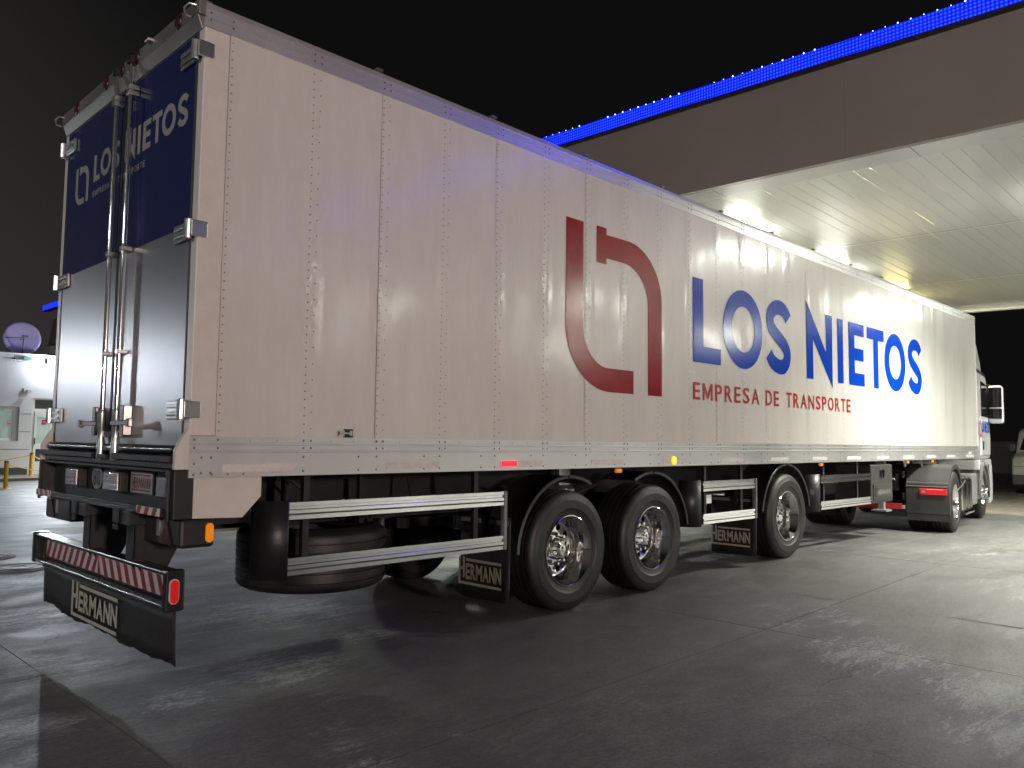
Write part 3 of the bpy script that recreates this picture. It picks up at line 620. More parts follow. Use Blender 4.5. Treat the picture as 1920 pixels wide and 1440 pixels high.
# light bar under the sill
m = MB().box(0.005, 0.03, 0.1, TW - 0.1, 1.02, 1.305); obj('light_bar_back', m, BLACK, T)
m = MB().box(-0.12, 0.03, 0.08, TW - 0.08, 1.03, 1.055).box(-0.12, -0.105, 0.08, TW - 0.08, 1.055, 1.075).box(-0.085, 0.03, 0.08, TW - 0.08, 1.285, 1.304); obj('light_bar_shelf', m, BLACKG, T, bev=0.004)
for y0, y1 in ((-0.002, 0.09), (TW - 0.09, TW + 0.002)):
    m = MB().box(-0.085, 0.03, y0, y1, 1.018, 1.302).box(-0.1, -0.085, y0 + 0.05 if y0 < 1 else y0, y1 if y0 < 1 else y1 - 0.05, 1.0, 1.302); obj('light_bar_end', m, BLACK, T, bev=0.004)
def lamp(y0, y1):
    m = MB().box(-0.058, 0.005, y0, y1, 1.125, 1.262); o = obj('tail_lamp', m, BLACK, T, bev=0.008)
    m = MB().box(-0.072, -0.059, y0 + 0.008, y1 - 0.008, 1.133, 1.254); obj('lens', m, LENS, o, bev=0.012, bseg=3)
lamp(0.925, 1.205); lamp(0.092, 0.30); lamp(1.74, 2.0)
m = MB().box(-0.012, 0.005, 0.50, 0.86, 1.13, 1.27); o = obj('number_plate', m, PLATE, T, bev=0.004)
mb = MB(); pp = ((-0.0125, 0.86, 0), (0, -1, 0), (0, 0, 1)); text(mb, 'HERMANN', 0.03, 0.33, 1.165, 1.232, pp, 0.002, 0.02, 0.1)
for z0 in (1.146, 1.243): mb.add([(-0.0142, 0.84, z0), (-0.0142, 0.53, z0), (-0.0142, 0.53, z0 + 0.011), (-0.0142, 0.84, z0 + 0.011)], [(0, 1, 2, 3)])
obj('plate_lettering', mb, PLRED, o)
m = MB().prism(ell(0, 0, 0.105, 0.082, 28), (-0.001, 1.51, 1.20), (0, -1, 0), (0, 0, 1), 0.004); o = obj('speed_disc', m, STK, T)
mb = MB(); text(mb, '80', 0.0, 0.135, 1.145, 1.255, ((-0.006, 1.5775, 0), (0, -1, 0), (0, 0, 1)), 0.002, 0.01, 0.2); obj('speed_digits', mb, BLACK, o)
# striped plates on the lip of the light bar
def chevron(x, y0, y1, z0, z1, slant, parent, name, n, mats=(REFR, REFW), thick=0.003):
    """diagonal stripes; y0 is the left end seen from behind"""
    base_ = MB().box(x - 0.001, x + 0.004, min(y0, y1), max(y0, y1), z0, z1); bo = obj(name, base_, mats[1], parent)
    mb = MB(); L0 = abs(y1 - y0); pitch = L0 / n
    for k in range(-1, n + 1):
        a = k * pitch; q = [(a, z0), (a + pitch * 0.5, z0), (a + pitch * 0.5 + slant, z1), (a + slant, z1)]
        out = []
        for i in range(4):                       # clip to the plate
            p1_, p2_ = q[i], q[(i + 1) % 4]; out.append(p1_)
        out = [(min(max(u, 0), L0), v) for u, v in out]
        if abs(out[0][0] - out[1][0]) + abs(out[2][0] - out[3][0]) < 1e-4: continue
        mb.add([(x - 0.002, y0 - u, v) for u, v in out], [(0, 1, 2, 3)])
    obj('red_stripes', mb, mats[0], bo); return bo
chevron(-0.1215, 0.45, 0.10, 1.032, 1.078, 0.03, T, 'striped_plate', 3)
chevron(-0.1215, 2.5, 2.15, 1.032, 1.078, -0.03, T, 'striped_plate', 3)
# white skirt plate behind the corner
m = MB().prism([(0.006, 1.020), (0.343, 1.009), (0.462, 1.134), (0.462, 1.2555), (0.006, 1.2555)], (0, 0.012, 0), (1, 0, 0), (0, 0, 1), 0.006); obj('skirt_plate', m, POSTP, T)
m = MB().prism([(0.006, 1.020), (0.343, 1.009), (0.462, 1.134), (0.462, 1.2555), (0.006, 1.2555)], (0, TW - 0.006, 0), (1, 0, 0), (0, 0, 1), 0.006); obj('skirt_plate', m, POSTP, T)
# lamp boxes below
for s, y0, y1 in ((0, 0.02, 0.62), (1, TW - 0.62, TW - 0.02)):
    m = MB().box(-0.03, 0.18, y0, y1, 0.845, 1.015); o = obj('lower_lamp_box', m, BLACK, T, bev=0.02)
    yc = 0.20 if s == 0 else TW - 0.20
    m = MB().prism([(-0.085, 0.86), (0.085, 0.86), (0.0, 0.995)], (-0.0315, yc, 0), (0, -1, 0), (0, 0, 1), 0.008); obj('triangle_reflector', m, DKRED, o)
    m = MB().box(-0.04, -0.031, yc + 0.1 if s == 0 else yc - 0.15, yc + 0.14 if s == 0 else yc - 0.11, 0.9, 1.0); obj('bracket', m, ZINC, o)
m = MB().prism(stadium(0.142, 0.93, 0.046, 0.115), (0, 0.02, 0), (1, 0, 0), (0, 0, 1), 0.018); obj('amber_lamp', m, AMBER, T, bev=0.004)
# underride bumper
bpx = -0.10
for k, (xc, y_) in enumerate(((0.0, 1.36), (0.0, 0.56))):
    m = MB().prism([(-0.09, 0.74), (-0.09, 1.00), (0.28, 1.02), (0.28, 0.93), (0.22, 0.86), (0.12, 0.66), (-0.02, 0.62)], (0, y_ + 0.10, 0), (1, 0, 0), (0, 0, 1), 0.012)
    m.prism([(-0.09, 0.74), (-0.09, 1.00), (0.28, 1.02), (0.28, 0.93), (0.22, 0.86), (0.12, 0.66), (-0.02, 0.62)], (0, y_, 0), (1, 0, 0), (0, 0, 1), 0.012)
    m.box(-0.095, -0.083, y_ - 0.012, y_ + 0.10, 0.70, 0.955); obj('bumper_bracket', m, BLACK, T)
    m = MB().box(-0.13, 0.02, y_ - 0.03, y_ + 0.22, 0.945, 1.03).box(-0.145, -0.13, y_ + 0.13, y_ + 0.22, 0.95, 1.035).box(-0.145, -0.13, y_ + 0.14, y_ + 0.21, 0.905, 0.945); obj('stop_block', m, BLACK, T, bev=0.006)
m = MB().box(bpx, 0.0, 0.03, TW - 0.03, 0.700, 0.722).box(bpx, 0.0, 0.03, TW - 0.03, 0.505, 0.530).box(-0.03, 0.0, 0.03, TW - 0.03, 0.53, 0.70); ub = obj('underride_bumper', m, BLACKG, T, bev=0.006)
for y0, y1 in ((0.0, 0.055), (TW - 0.055, TW)):
    m = MB().box(bpx - 0.008, 0.004, y0, y1, 0.496, 0.732); obj('end_cap', m, BLACKG, ub, bev=0.012)
m = MB().prism(stadium(-0.062, 0.612, 0.056, 0.142), (0, 0.0, 0), (1, 0, 0), (0, 0, 1), 0.010); rr_ = obj('red_reflector', m, REFW, ub)
m = MB().prism(stadium(-0.062, 0.612, 0.048, 0.134), (0, -0.0102, 0), (1, 0, 0), (0, 0, 1), 0.005); obj('red_lens', m, REDL, rr_)
chevron(-0.04, TW - 0.15, TW / 2, 0.555, 0.675, 0.075, ub, 'striped_plate', 9)
chevron(-0.04, TW / 2, 0.10, 0.555, 0.675, -0.075, ub, 'striped_plate', 9)
# full-width rubber flap with a wavy lower edge
m = MB(); nn = 40; vs = []
for j in range(5):
    for i in range(nn + 1):
        y_ = 0.045 + (TW - 0.12) * i / nn; zb_ = 0.175 + 0.006 * math.sin(i * 0.9) + 0.004 * math.sin(i * 2.3) + (0.015 if i > nn * 0.8 else 0); z = 0.50 + (zb_ - 0.50) * j / 4
        vs.append((-0.028 + 0.012 * math.sin(i * 0.35 + 1) * (j / 4) ** 1.5, y_, z))
m.add(vs, [(j * (nn + 1) + i, j * (nn + 1) + i + 1, (j + 1) * (nn + 1) + i + 1, (j + 1) * (nn + 1) + i) for j in range(4) for i in range(nn)])
fl = obj('rear_mud_flap', m, RUBBER, ub, True); sm = fl.modifiers.new('s', 'SOLIDIFY'); sm.thickness = 0.008; sm.offset = 0
m = MB().box(-0.045, -0.034, 0.06, TW - 0.07, 0.462, 0.502); obj('clamp_strip', m, PLAST, ub)
pf = ((-0.050, 1.78, 0), (0, -1, 0), (0, 0, 1)); obj('flap_lettering', maker_logo(pf, 0.0, 0.90, 0.205, 0.452, 0.001), CREAM, ub)
# chassis
for y0 in (0.76, 1.72):
    m = MB().box(0.03, 13.2, y0, y0 + 0.112, 0.86, 0.875).box(0.03, 13.2, y0 + 0.05, y0 + 0.062, 0.875, 1.225).box(0.03, 13.2, y0, y0 + 0.112, 1.225, 1.24); obj('chassis_beam', m, CHASSIS, T)
x_ = 0.25; cm = None
while x_ < 15.9:
    if cm is None: cm = obj('cross_member', MB().box(0, 0.06, 0.05, TW - 0.05, 1.245, 1.284), CHASSIS, T); cm.location.x = x_
    else: reuse('cross_member', cm, T, Matrix.Translation((x_, 0, 0)))
    x_ += 0.55
m = MB().box(0.03, TL - 0.05, 0.02, TW - 0.02, 1.285, 1.30); obj('box_floor', m, CHASSIS, T)
m = MB().box(0.18, 2.4, 0.42, 0.52, 0.93, 1.01); obj('subframe_bar', m, BLACK, T)
W3 = [(3.4674, gz(3.4674)), (4.7573, gz(4.7573)), (7.7189, gz(7.7189))]
for x_, z0 in W3:
    m = MB(); m.rod((x_, 0.35, 0.53 + z0), (x_, TW - 0.35, 0.53 + z0), 0.07, 14)
    for y_ in (0.78, 1.74): m.box(x_ - 0.55, x_ + 0.12, y_, y_ + 0.09, 0.62, 0.72).rod((x_ + 0.05, y_ + 0.045, 0.72), (x_ + 0.05, y_ + 0.045, 0.95), 0.12, 14)
    for y_ in (0.52, TW - 0.52): m.rod((x_, y_ - 0.12 if y_ < 1 else y_ + 0.12, 0.53 + z0), (x_, y_, 0.53 + z0), 0.2, 20)
    obj('axle', m, CHASSIS, T, True)
m = MB().rod((9.0, 0.55, 0.88), (10.2, 0.55, 0.88), 0.14, 18).rod((5.6, 1.6, 0.95), (6.7, 1.6, 0.95), 0.13, 18); obj('air_tank', m, CHASSIS, T, True)
# spare wheel carried flat
SP = (1.24, 0.66, 0.0)
# ------------------------------------------------------------------ wheels
def tyre_mesh(r, w, rim):
    p = [(rim + 0.012, 0.0), (rim + 0.03, -0.008), (rim + 0.05, -0.012), (rim + 0.075, -0.022), (rim + 0.078, -0.026), (r - 0.085, -0.030), (r - 0.080, -0.026), (r - 0.05, -0.022), (r - 0.030, -0.010), (r - 0.012, 0.004), (r - 0.003, 0.022)]
    g_ = 5; tw = w - 0.05
    x = 0.03
    for k in range(g_):
        a = 0.03 + tw * 0.94 * (k + 0.5) / g_ - 0.012 + 0.0
        p += [(r, a - 0.005), (r - 0.014, a - 0.002), (r - 0.014, a + 0.010), (r, a + 0.013)]
    q = [(a, w - 0.02 - h) for a, h in p[:11]][::-1]
    return p + q
def disc_with_holes(mb, cx, y, cz, r0, r1, rc, rh, nh, n=12, th=0.01):
    """flat annulus r0..r1 in the plane y with nh round holes"""
    for k in range(nh):
        a0 = 2 * math.pi * (k - 0.5) / nh; a1 = 2 * math.pi * (k + 0.5) / nh; am = 2 * math.pi * k / nh
        hx, hz = rc * math.cos(am), rc * math.sin(am); bnd = []; seg = n
        per = []
        for t in range(4): per.append((r1, a0 + (a1 - a0) * t / 4))
        for t in range(2): per.append((r1 + (r0 - r1) * t / 2, a1))
        for t in range(4): per.append((r0, a1 + (a0 - a1) * t / 4))
        for t in range(2): per.append((r0 + (r1 - r0) * t / 2, a0))
        B = [(q[0] * math.cos(q[1]), q[0] * math.sin(q[1])) for q in per]
        H = []
        for bx_, bz_ in B:
            d = math.atan2(bz_ - hz, bx_ - hx); H.append((hx + rh * math.cos(d), hz + rh * math.sin(d)))
        vs = [(cx + q[0], y, cz + q[1]) for q in B] + [(cx + q[0], y, cz + q[1]) for q in H] + [(cx + q[0], y + 0.02, cz + q[1]) for q in H]; L_ = len(B)
        mb.add(vs, [(i, (i + 1) % L_, L_ + (i + 1) % L_, L_ + i) for i in range(L_)] + [(L_ + i, L_ + (i + 1) % L_, 2 * L_ + (i + 1) % L_, 2 * L_ + i) for i in range(L_)])
def make_wheel(parent, kind='deep', r=0.53, w=0.385, name='wheel'):
    """outer face towards -Y at y=0, centre at the origin"""
    m = MB().lathe(tyre_mesh(r, w, 0.295), (0, 0, 0), (0, 1, 0), 64); ty = obj(name, m, TYRE, parent, True)
    # raised sidewall lettering
    mb = MB()
    for a, sx_ in ((62, '385/65R22.5'), (-118, 'TUBELESS')):
        for i, c in enumerate(sx_):
            t = R(a - i * 4.6); rr = 0.427; O_ = Vector((rr * math.cos(t), -0.0305, rr * math.sin(t))); U = Vector((math.sin(t), 0, -math.cos(t))); V = Vector((math.cos(t), 0, math.sin(t)))
            letter(mb, c, -0.012, 0.012 if c != '.' else -0.006, 0, 0.03 if c != '.' else 0.006, (O_, U, V), 0.0012, 0.01)
    obj('sidewall_lettering', mb, PLAST, ty)['kind'] = 'stuff'
    m = MB()
    if kind == 'deep':
        m.lathe([(0.305, 0.012), (0.309, 0.004), (0.311, -0.012), (0.303, -0.016), (0.296, -0.008), (0.290, 0.012), (0.280, 0.025), (0.272, 0.06), (0.262, 0.075), (0.258, 0.15), (0.245, 0.175), (0.232, 0.18)], (0, 0, 0), (0, 1, 0), 64)
        disc_with_holes(m, 0, 0.18, 0, 0.150, 0.232, 0.195, 0.030, 10)
        m.lathe([(0.150, 0.18), (0.142, 0.168), (0.096, 0.166)], (0, 0, 0), (0, 1, 0), 40)
        rim = obj('rim', m, CHROME, ty, True)
        m = MB().lathe([(0.098, 0.168), (0.092, 0.115), (0.080, 0.09), (0.076, 0.07), (0.05, 0.062), (0.046, 0.070), (0.025, 0.070), (0.0, 0.064)], (0, 0, 0), (0, 1, 0), 32); hy = 0.162; rc = 0.155; ln = 0.045
        obj('hub', m, CHROME, ty, True)
    else:
        m.lathe([(0.305, 0.012), (0.309, 0.004), (0.311, -0.012), (0.300, -0.014), (0.290, 0.01), (0.280, 0.02), (0.272, 0.05), (0.262, 0.055), (0.25, 0.035), (0.235, 0.02)], (0, 0, 0), (0, 1, 0), 64)
        disc_with_holes(m, 0, 0.02, 0, 0.165, 0.235, 0.2, 0.026, 10)
        m.lathe([(0.165, 0.02), (0.155, -0.03), (0.11, -0.045)], (0, 0, 0), (0, 1, 0), 40)
        rim = obj('rim', m, CHROME, ty, True)
        m = MB().lathe([(0.112, -0.043), (0.105, -0.09), (0.08, -0.115), (0.0, -0.12)], (0, 0, 0), (0, 1, 0), 32); obj('hub', m, CHROME, ty, True); hy = -0.035; rc = 0.137; ln = 0.06
    m = MB()
    for k in range(10):
        a = 2 * math.pi * (k + 0.5) / 10; c_, s_ = rc * math.cos(a) * 0.84, rc * math.sin(a) * 0.84
        m.rod((c_, hy + 0.004, s_), (c_, hy - ln, s_), 0.017, 8, 0.014)
    obj('wheel_nuts', m, CHROME, ty, True)['kind'] = 'stuff'
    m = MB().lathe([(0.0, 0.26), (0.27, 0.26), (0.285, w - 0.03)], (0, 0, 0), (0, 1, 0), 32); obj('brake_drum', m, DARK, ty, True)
    return ty
w0 = make_wheel(T, 'deep')
for i, (x_, z0) in enumerate(W3):
    mt = Matrix.Translation((x_, 0.05, 0.53 + z0)) @ Matrix.Rotation(R(13 * i), 4, 'Y')
    if i == 0: w0.matrix_local = mt
    else: copy_tree(w0, T, mt)
    copy_tree(w0, T, Matrix.Translation((x_, TW - 0.05, 0.53 + z0)) @ Matrix.Rotation(math.pi, 4, 'Z') @ Matrix.Rotation(R(20 * i), 4, 'Y'))
# spare, flat
m = MB().lathe(tyre_mesh(0.54, 0.40, 0.295), (0, 0, 0), (0, 0, 1), 56); o = obj('spare_wheel', m, TYRE, T, True); o.location = (SP[0], SP[1], 0.455)
m = MB().lathe([(0.30, 0.06), (0.27, 0.1), (0.2, 0.12), (0.0, 0.12)], (0, 0, 0), (0, 0, 1), 32); obj('rim', m, CHASSIS, o, True)
m = MB().box(0.9, 0.98, 0.3, 1.7, 0.82, 0.86).box(1.5, 1.58, 0.3, 1.7, 0.82, 0.86).box(0.9, 0.94, 0.5, 0.54, 0.86, 1.24).box(1.54, 1.58, 0.5, 0.54, 0.86, 1.24); obj('spare_carrier', m, CHASSIS, T)
# mudguards: arcs of sheet over each wheel
def guard_arc(x_, z0, a0, a1, y0=0.04, y1=0.46, r=0.66, lip=True):
    m = MB(); n = 14; vs = []; pr = [(r, y1), (r, y0 + 0.012), (r + 0.006, y0 + 0.004), (r - 0.004, y0 - 0.004), (r - 0.022, y0), (r - 0.026, y0 + 0.01), (r - 0.012, y0 + 0.02), (r - 0.010, y1)]
    for i in range(n + 1):
        t = R(a0 + (a1 - a0) * i / n)
        for q, yv in pr: vs.append((x_ + q * math.cos(t), yv, 0.53 + z0 + q * math.sin(t)))
    k = len(pr); fs = [(i * k + j, i * k + (j + 1) % k, (i + 1) * k + (j + 1) % k, (i + 1) * k + j) for i in range(n) for j in range(k)] + [tuple(range(k)), tuple(n * k + j for j in range(k))]
    m.add(vs, fs); return obj('mudguard', m, PLAST, T, True)
guard_arc(*W3[0], 92, 178); guard_arc(*W3[0], 62, 91); guard_arc(*W3[1], 8, 88); guard_arc(*W3[1], 90, 118); guard_arc(*W3[2], 92, 172); guard_arc(*W3[2], 8, 90)
for x_, z0 in W3: guard_arc(x_, z0, 10, 170, TW - 0.46, TW - 0.04)
# mud flaps behind the first and third axle
for x_, lo in ((2.69, 0.165), (6.85, 0.16)):
    m = MB(); vs = []
    for j in range(6):
        for i in range(9):
            y_ = 0.012 + 0.60 * i / 8; vs.append((x_ + 0.018 * math.sin(i * 0.8) * (j / 5) - 0.01 * (j / 5) ** 2, y_, 0.86 + (lo + 0.012 * (1 if i in (0, 8) else 0) - 0.86) * j / 5))
    m.add(vs, [(j * 9 + i, j * 9 + i + 1, (j + 1) * 9 + i + 1, (j + 1) * 9 + i) for j in range(5) for i in range(8)])
    fo = obj('mud_flap', m, RUBBER, T, True); sm = fo.modifiers.new('s', 'SOLIDIFY'); sm.thickness = 0.008; sm.offset = 0
    m = MB().box(x_ - 0.012, x_ - 0.006, 0.03, 0.26, 0.80, 0.835).box(x_ - 0.012, x_ - 0.006, 0.36, 0.60, 0.80, 0.835); obj('clamp', m, PLAST2, fo)
    obj('flap_lettering', maker_logo(((x_ - 0.034, 0.60, 0), (0, -1, 0), (0, 0, 1)), 0.0, 0.52, lo + 0.105, lo + 0.335, 0.001), CREAM, fo)
# side guards
def guard(x0, x1, cap, posts, endpost=None):
    o0 = None
    for zc in (1.028, 0.674):
        pr = [(0.0, -0.055), (0.0, -0.028), (0.010, -0.024), (0.010, -0.020), (-0.004, -0.016), (-0.004, 0.006), (0.008, 0.010), (0.008, 0.026), (0.0, 0.030), (0.0, 0.055), (0.030, 0.055), (0.030, -0.055)]
        m = MB(); n = len(pr); vs = [(x0, p[0] + 0.004, zc + p[1]) for p in pr] + [(x1, p[0] + 0.004, zc + p[1]) for p in pr]
        m.add(vs, [tuple(range(n)), tuple(range(2 * n - 1, n - 1, -1))] + [(i, (i + 1) % n, n + (i + 1) % n, n + i) for i in range(n)])
        g_ = obj('side_guard_rail', m, GUARD, T)
        m = MB().box(x0 + 0.002, x1 - 0.002, 0.0128, 0.0136, zc + 0.0105, zc + 0.0255); obj('groove_shade_strip', m, GROOVE_SHADE, g_)
        m = MB().box(x0 + 0.002, x1 - 0.002, 0.0132, 0.0139, zc - 0.0245, zc - 0.0195); obj('groove_shade_strip', m, GROOVE_SHADE, g_)
    for px_ in posts:
        m = MB().box(px_, px_ + 0.045, 0.036, 0.075, 0.62, 1.25); obj('guard_post', m, CHASSIS, T)
    if endpost:
        m = MB().box(endpost, endpost + 0.03, -0.004, 0.045, 0.615, 1.085); obj('end_post', m, PLAST2, T, bev=0.004)
    if cap:
        m = MB(); n = 10; vs = []
        for i in range(n + 1):
            t = R(90 * i / n); 
            for z in (0.600, 1.095):
                vs.append((cap + 0.155 - 0.155 * math.sin(t), 0.155 - 0.155 * math.cos(t) - 0.002, z))
        vs2 = [(cap + 0.165, -0.002, 0.600), (cap + 0.165, -0.002, 1.095)]
        a = vs2 + vs; k = len(a) // 2
        b_ = [(v[0] + 0.004, v[1] + 0.02, v[2]) for v in a]
        m.add(a, [(2 * i, 2 * i + 2, 2 * i + 3, 2 * i + 1) for i in range(k - 1)])
        o = obj('guard_end_cover', m, BLACK, T, True); sm = o.modifiers.new('s', 'SOLIDIFY'); sm.thickness = 0.012; sm.offset = 1
guard(0.648, 2.60, 0.487, (0.78, 2.30), 2.605)
guard(5.655, 6.80, 5.414, (5.72, 6.52), 6.815)
guard(8.64, 10.39, 8.40, (8.78, 9.95))
guard(11.8, 11.81, None, ())
# opposite side: plain rails so the underside is not open
m = MB()
for a, b2 in ((0.65, 2.6), (5.65, 6.8), (8.64, 12.2)):
    for zc in (1.028, 0.674): m.box(a, b2, TW - 0.03, TW, zc - 0.05, zc + 0.05)
obj('side_guard_rail', m, GUARD, T)
# tool box
m = MB().box(10.43, 11.31, 0.01, 0.55, 0.615, 1.20); tb = obj('tool_box', m, PLAST, T, bev=0.02, bseg=3)
m = MB().box(10.49, 11.26, -0.004, 0.009, 0.66, 0.90).box(10.56, 11.22, -0.012, -0.0045, 0.70, 0.86); obj('embossed_panel', m, PLAST, tb, bev=0.008)
mb = MB(); text(mb, 'HERMANN', 10.62, 11.16, 0.745, 0.815, ((0, -0.0125, 0), (1, 0, 0), (0, 0, 1)), 0.002, 0.01, 0.15); obj('embossed_name', mb, PLAST2, tb)
m = MB().box(10.76, 10.94, -0.006, 0.009, 1.02, 1.12).box(10.82, 10.88, -0.02, -0.007, 0.99, 1.10); obj('latch', m, CHROME, tb, bev=0.006)
# landing leg and air lines
m = MB().box(11.62, 11.74, 0.25, 0.38, 0.72, 1.24).box(11.64, 11.72, 0.27, 0.36, 0.45, 0.72).box(11.55, 11.81, 0.2, 0.44, 0.42, 0.45).rod((11.68, 0.1, 0.95), (11.68, 0.25, 0.95), 0.02, 8)
obj('landing_leg', m, PLAST2, T, bev=0.004)
m = MB().box(11.62, 11.74, TW - 0.38, TW - 0.25, 0.72, 1.24).box(11.64, 11.72, TW - 0.36, TW - 0.27, 0.45, 0.72).box(11.55, 11.81, TW - 0.44, TW - 0.2, 0.42, 0.45); obj('landing_leg', m, PLAST2, T)
for pts_ in ([(11.3, 0.4, 1.2), (11.5, 0.36, 1.0), (11.7, 0.42, 0.9), (12.2, 0.5, 1.0)], [(2.0, 0.5, 1.2), (1.9, 0.35, 0.95), (1.5, 0.3, 0.92)], [(1.45, 0.25, 0.9), (1.35, 0.2, 0.97), (1.2, 0.25, 0.95), (1.05, 0.3, 1.05), (0.9, 0.4, 1.2)],
             [(3.0, 0.45, 1.1), (3.5, 0.5, 0.95), (4.1, 0.45, 1.0), (4.6, 0.5, 1.15)], [(5.3, 0.3, 0.85), (5.1, 0.25, 0.75), (4.95, 0.35, 0.9), (5.0, 0.45, 1.2)], [(8.2, 0.35, 1.2), (8.4, 0.3, 0.95), (8.8, 0.35, 0.85), (9.3, 0.45, 1.05)]):
    obj('air_hose', MB().tube(smooth3(pts_), 0.012), RUBBER, T, True)
for x_, y_, z_ in ((1.55, 0.9, 0.98), (3.9, 0.62, 1.0), (8.9, 0.7, 1.0)):
    m = MB().rod((x_, y_, z_), (x_ + 0.22, y_, z_), 0.085, 16).box(x_ + 0.03, x_ + 0.19, y_ - 0.05, y_ + 0.05, z_ + 0.07, z_ + 0.25).rod((x_ + 0.05, y_ - 0.12, z_ + 0.02), (x_ + 0.05, y_, z_ + 0.02), 0.02, 8); obj('brake_valve', m, ZINC, T, True)
for x_ in (12.0, 12.8, 13.7): 
    m = MB().prism([(x_, 1.25), (x_ + 0.16, 1.25), (x_ + 0.08, 1.14)], (0, 0.06, 0), (1, 0, 0), (0, 0, 1), -0.02); obj('twist_bracket', m, ZINC, T)

# ------------------------------------------------------------------ tractor
TX, TY, TA = 13.18, 0.90, R(7.1)
tr = thing('tractor_unit', 'white tractor unit with grey mudguards and chrome wheels at the front of the trailer', 'truck', (TX, TY, 0.012), TA)
H = -1.25
# wheels
wr = copy_tree(w0, tr, Matrix.Translation((0, H + 0.03, 0.53)) @ Matrix.Rotation(R(31), 4, 'Y')); 
copy_tree(w0, tr, Matrix.Translation((0, -H - 0.03, 0.53)) @ Matrix.Rotation(math.pi, 4, 'Z'))
for s in (-1, 1):
    m = MB().lathe(tyre_mesh(0.53, 0.30, 0.295), (0, 0, 0), (0, 1, 0), 48); o = obj('inner_wheel', m, TYRE, tr, True); o.location = (0, -0.83 if s < 0 else 0.53, 0.53)
wf = make_wheel(tr, 'front', 0.53, 0.32); wf.matrix_local = Matrix.Translation((3.55, H + 0.06, 0.53))
copy_tree(wf, tr, Matrix.Translation((3.55, -H - 0.06, 0.53)) @ Matrix.Rotation(math.pi, 4, 'Z'))
m = MB().box(-0.75, 4.6, -0.45, -0.37, 0.72, 1.0).box(-0.75, 4.6, 0.37, 0.45, 0.72, 1.0).box(-0.8, -0.74, -0.45, 0.45, 0.72, 0.95).rod((0, -0.9, 0.53), (0, 0.9, 0.53), 0.11, 14).rod((3.55, -0.9, 0.5), (3.55, 0.9, 0.5), 0.07, 12).rod((0, 0, 0.53), (0, 0.0, 0.54), 0.2, 14); obj('frame', m, CHASSIS, tr)
m = MB().lathe([(0, 0), (0.45, 0), (0.48, -0.05), (0.4, -0.14)], (0.55, 0, 1.19), (0, 0, 1), 28); obj('fifth_wheel', m, CHASSIS, tr, True)
m = MB().box(-0.83, -0.80, -0.55, 0.25, 0.40, 0.50); obj('red_cross_bar', m, REFR, tr, bev=0.004)
for s in (-1, 1):
    # rear mudguard: arch over the tyre, back plate with the lamp, rubber skirt
    y0, y1 = (H - 0.0, H + 0.66) if s < 0 else (-H - 0.66, -H)
    m = MB(); pts = [(-0.66, 0.34), (-0.69, 0.70), (-0.665, 0.86), (-0.56, 1.00), (-0.40, 1.11), (-0.2, 1.155), (0.1, 1.165), (0.32, 1.11), (0.50, 0.98), (0.60, 0.80), (0.62, 0.62)]
    inner = [(-0.60, 0.34), (-0.615, 0.70), (-0.59, 0.84), (-0.50, 0.94), (-0.36, 1.04), (-0.18, 1.08), (0.08, 1.09), (0.28, 1.035), (0.44, 0.93), (0.535, 0.78), (0.56, 0.62)]
    n = len(pts); 
    pts_s = smooth_line(pts, 3); inn_s = smooth_line(inner, 3); poly = pts_s + inn_s[::-1]
    vs = [(p[0], y0, p[1]) for p in poly] + [(p[0], y1, p[1]) for p in poly]; k = len(poly); q = len(pts_s)
    fs = [(i, i + 1, k + i + 1, k + i) for i in range(k - 1)] + [(k - 1, 0, k, 2 * k - 1)]
    for i in range(q - 1):
        fs.append((i, i + 1, k - 2 - i, k - 1 - i)); fs.append((k + i, k + i + 1, 2 * k - 2 - i, 2 * k - 1 - i))
    m.add(vs, fs); mg = obj('rear_mudguard', m, PLAST, tr, True)
    m = MB().box(-0.702, -0.692, y0 + 0.02, y1 - 0.02, 0.86, 0.87).box(-0.70, -0.675, y0 + 0.03, y1, 0.795, 0.81); obj('moulding', m, PLAST2, mg)
    m = MB().box(-0.655, -0.645, y0 + 0.0, y1, 0.22, 0.36); obj('skirt', m, RUBBER, mg)
    ly = y0 + 0.03 if s < 0 else y1 - 0.45
    m = MB().box(-0.725, -0.690, ly, ly + 0.42, 0.66, 0.765); lo = obj('tail_lamp', m, REDL, mg, bev=0.02, bseg=3)
    m = MB().box(-0.730, -0.7255, ly + 0.33, ly + 0.38, 0.685, 0.735); obj('clear_lens', m, LENS, lo)
    m = MB()
    for k2 in range(10): m.box(-0.729, -0.7255, ly + 0.06 + k2 * 0.025, ly + 0.07 + k2 * 0.025, 0.748, 0.756)
    obj('diodes', m, REFW, lo)
# fuel tank with straps, step box, side skirts
m = MB(); pr = [(0.0, 0.33), (0.03, 0.29), (0.10, 0.27), (0.55, 0.27), (0.6, 0.33), (0.6, 0.86), (0.55, 0.92), (0.10, 0.92), (0.03, 0.89), (0.0, 0.83)]
m.prism([(p[0], p[1]) for p in pr], (0.85, H + 0.03, 0), (0, 1, 0), (0, 0, 1), 1.15); ft = obj('fuel_tank', m, TANKM, tr, bev=0.02)
for x_ in (1.0, 1.42, 1.84):
    m = MB().prism([(p[0] * 1.04 - 0.012, (p[1] - 0.6) * 1.03 + 0.6) for p in pr], (x_, H + 0.03, 0), (0, 1, 0), (0, 0, 1), 0.06); obj('tank_strap', m, CHROME, ft)
m = MB().box(2.06, 2.55, H + 0.01, H + 0.5, 0.35, 0.95); obj('battery_box', m, PLAST2, tr, bev=0.03)
m = MB().box(0.74, 0.80, H + 0.04, H + 0.5, 0.30, 0.95); obj('tank_flap', m, RUBBER, tr)
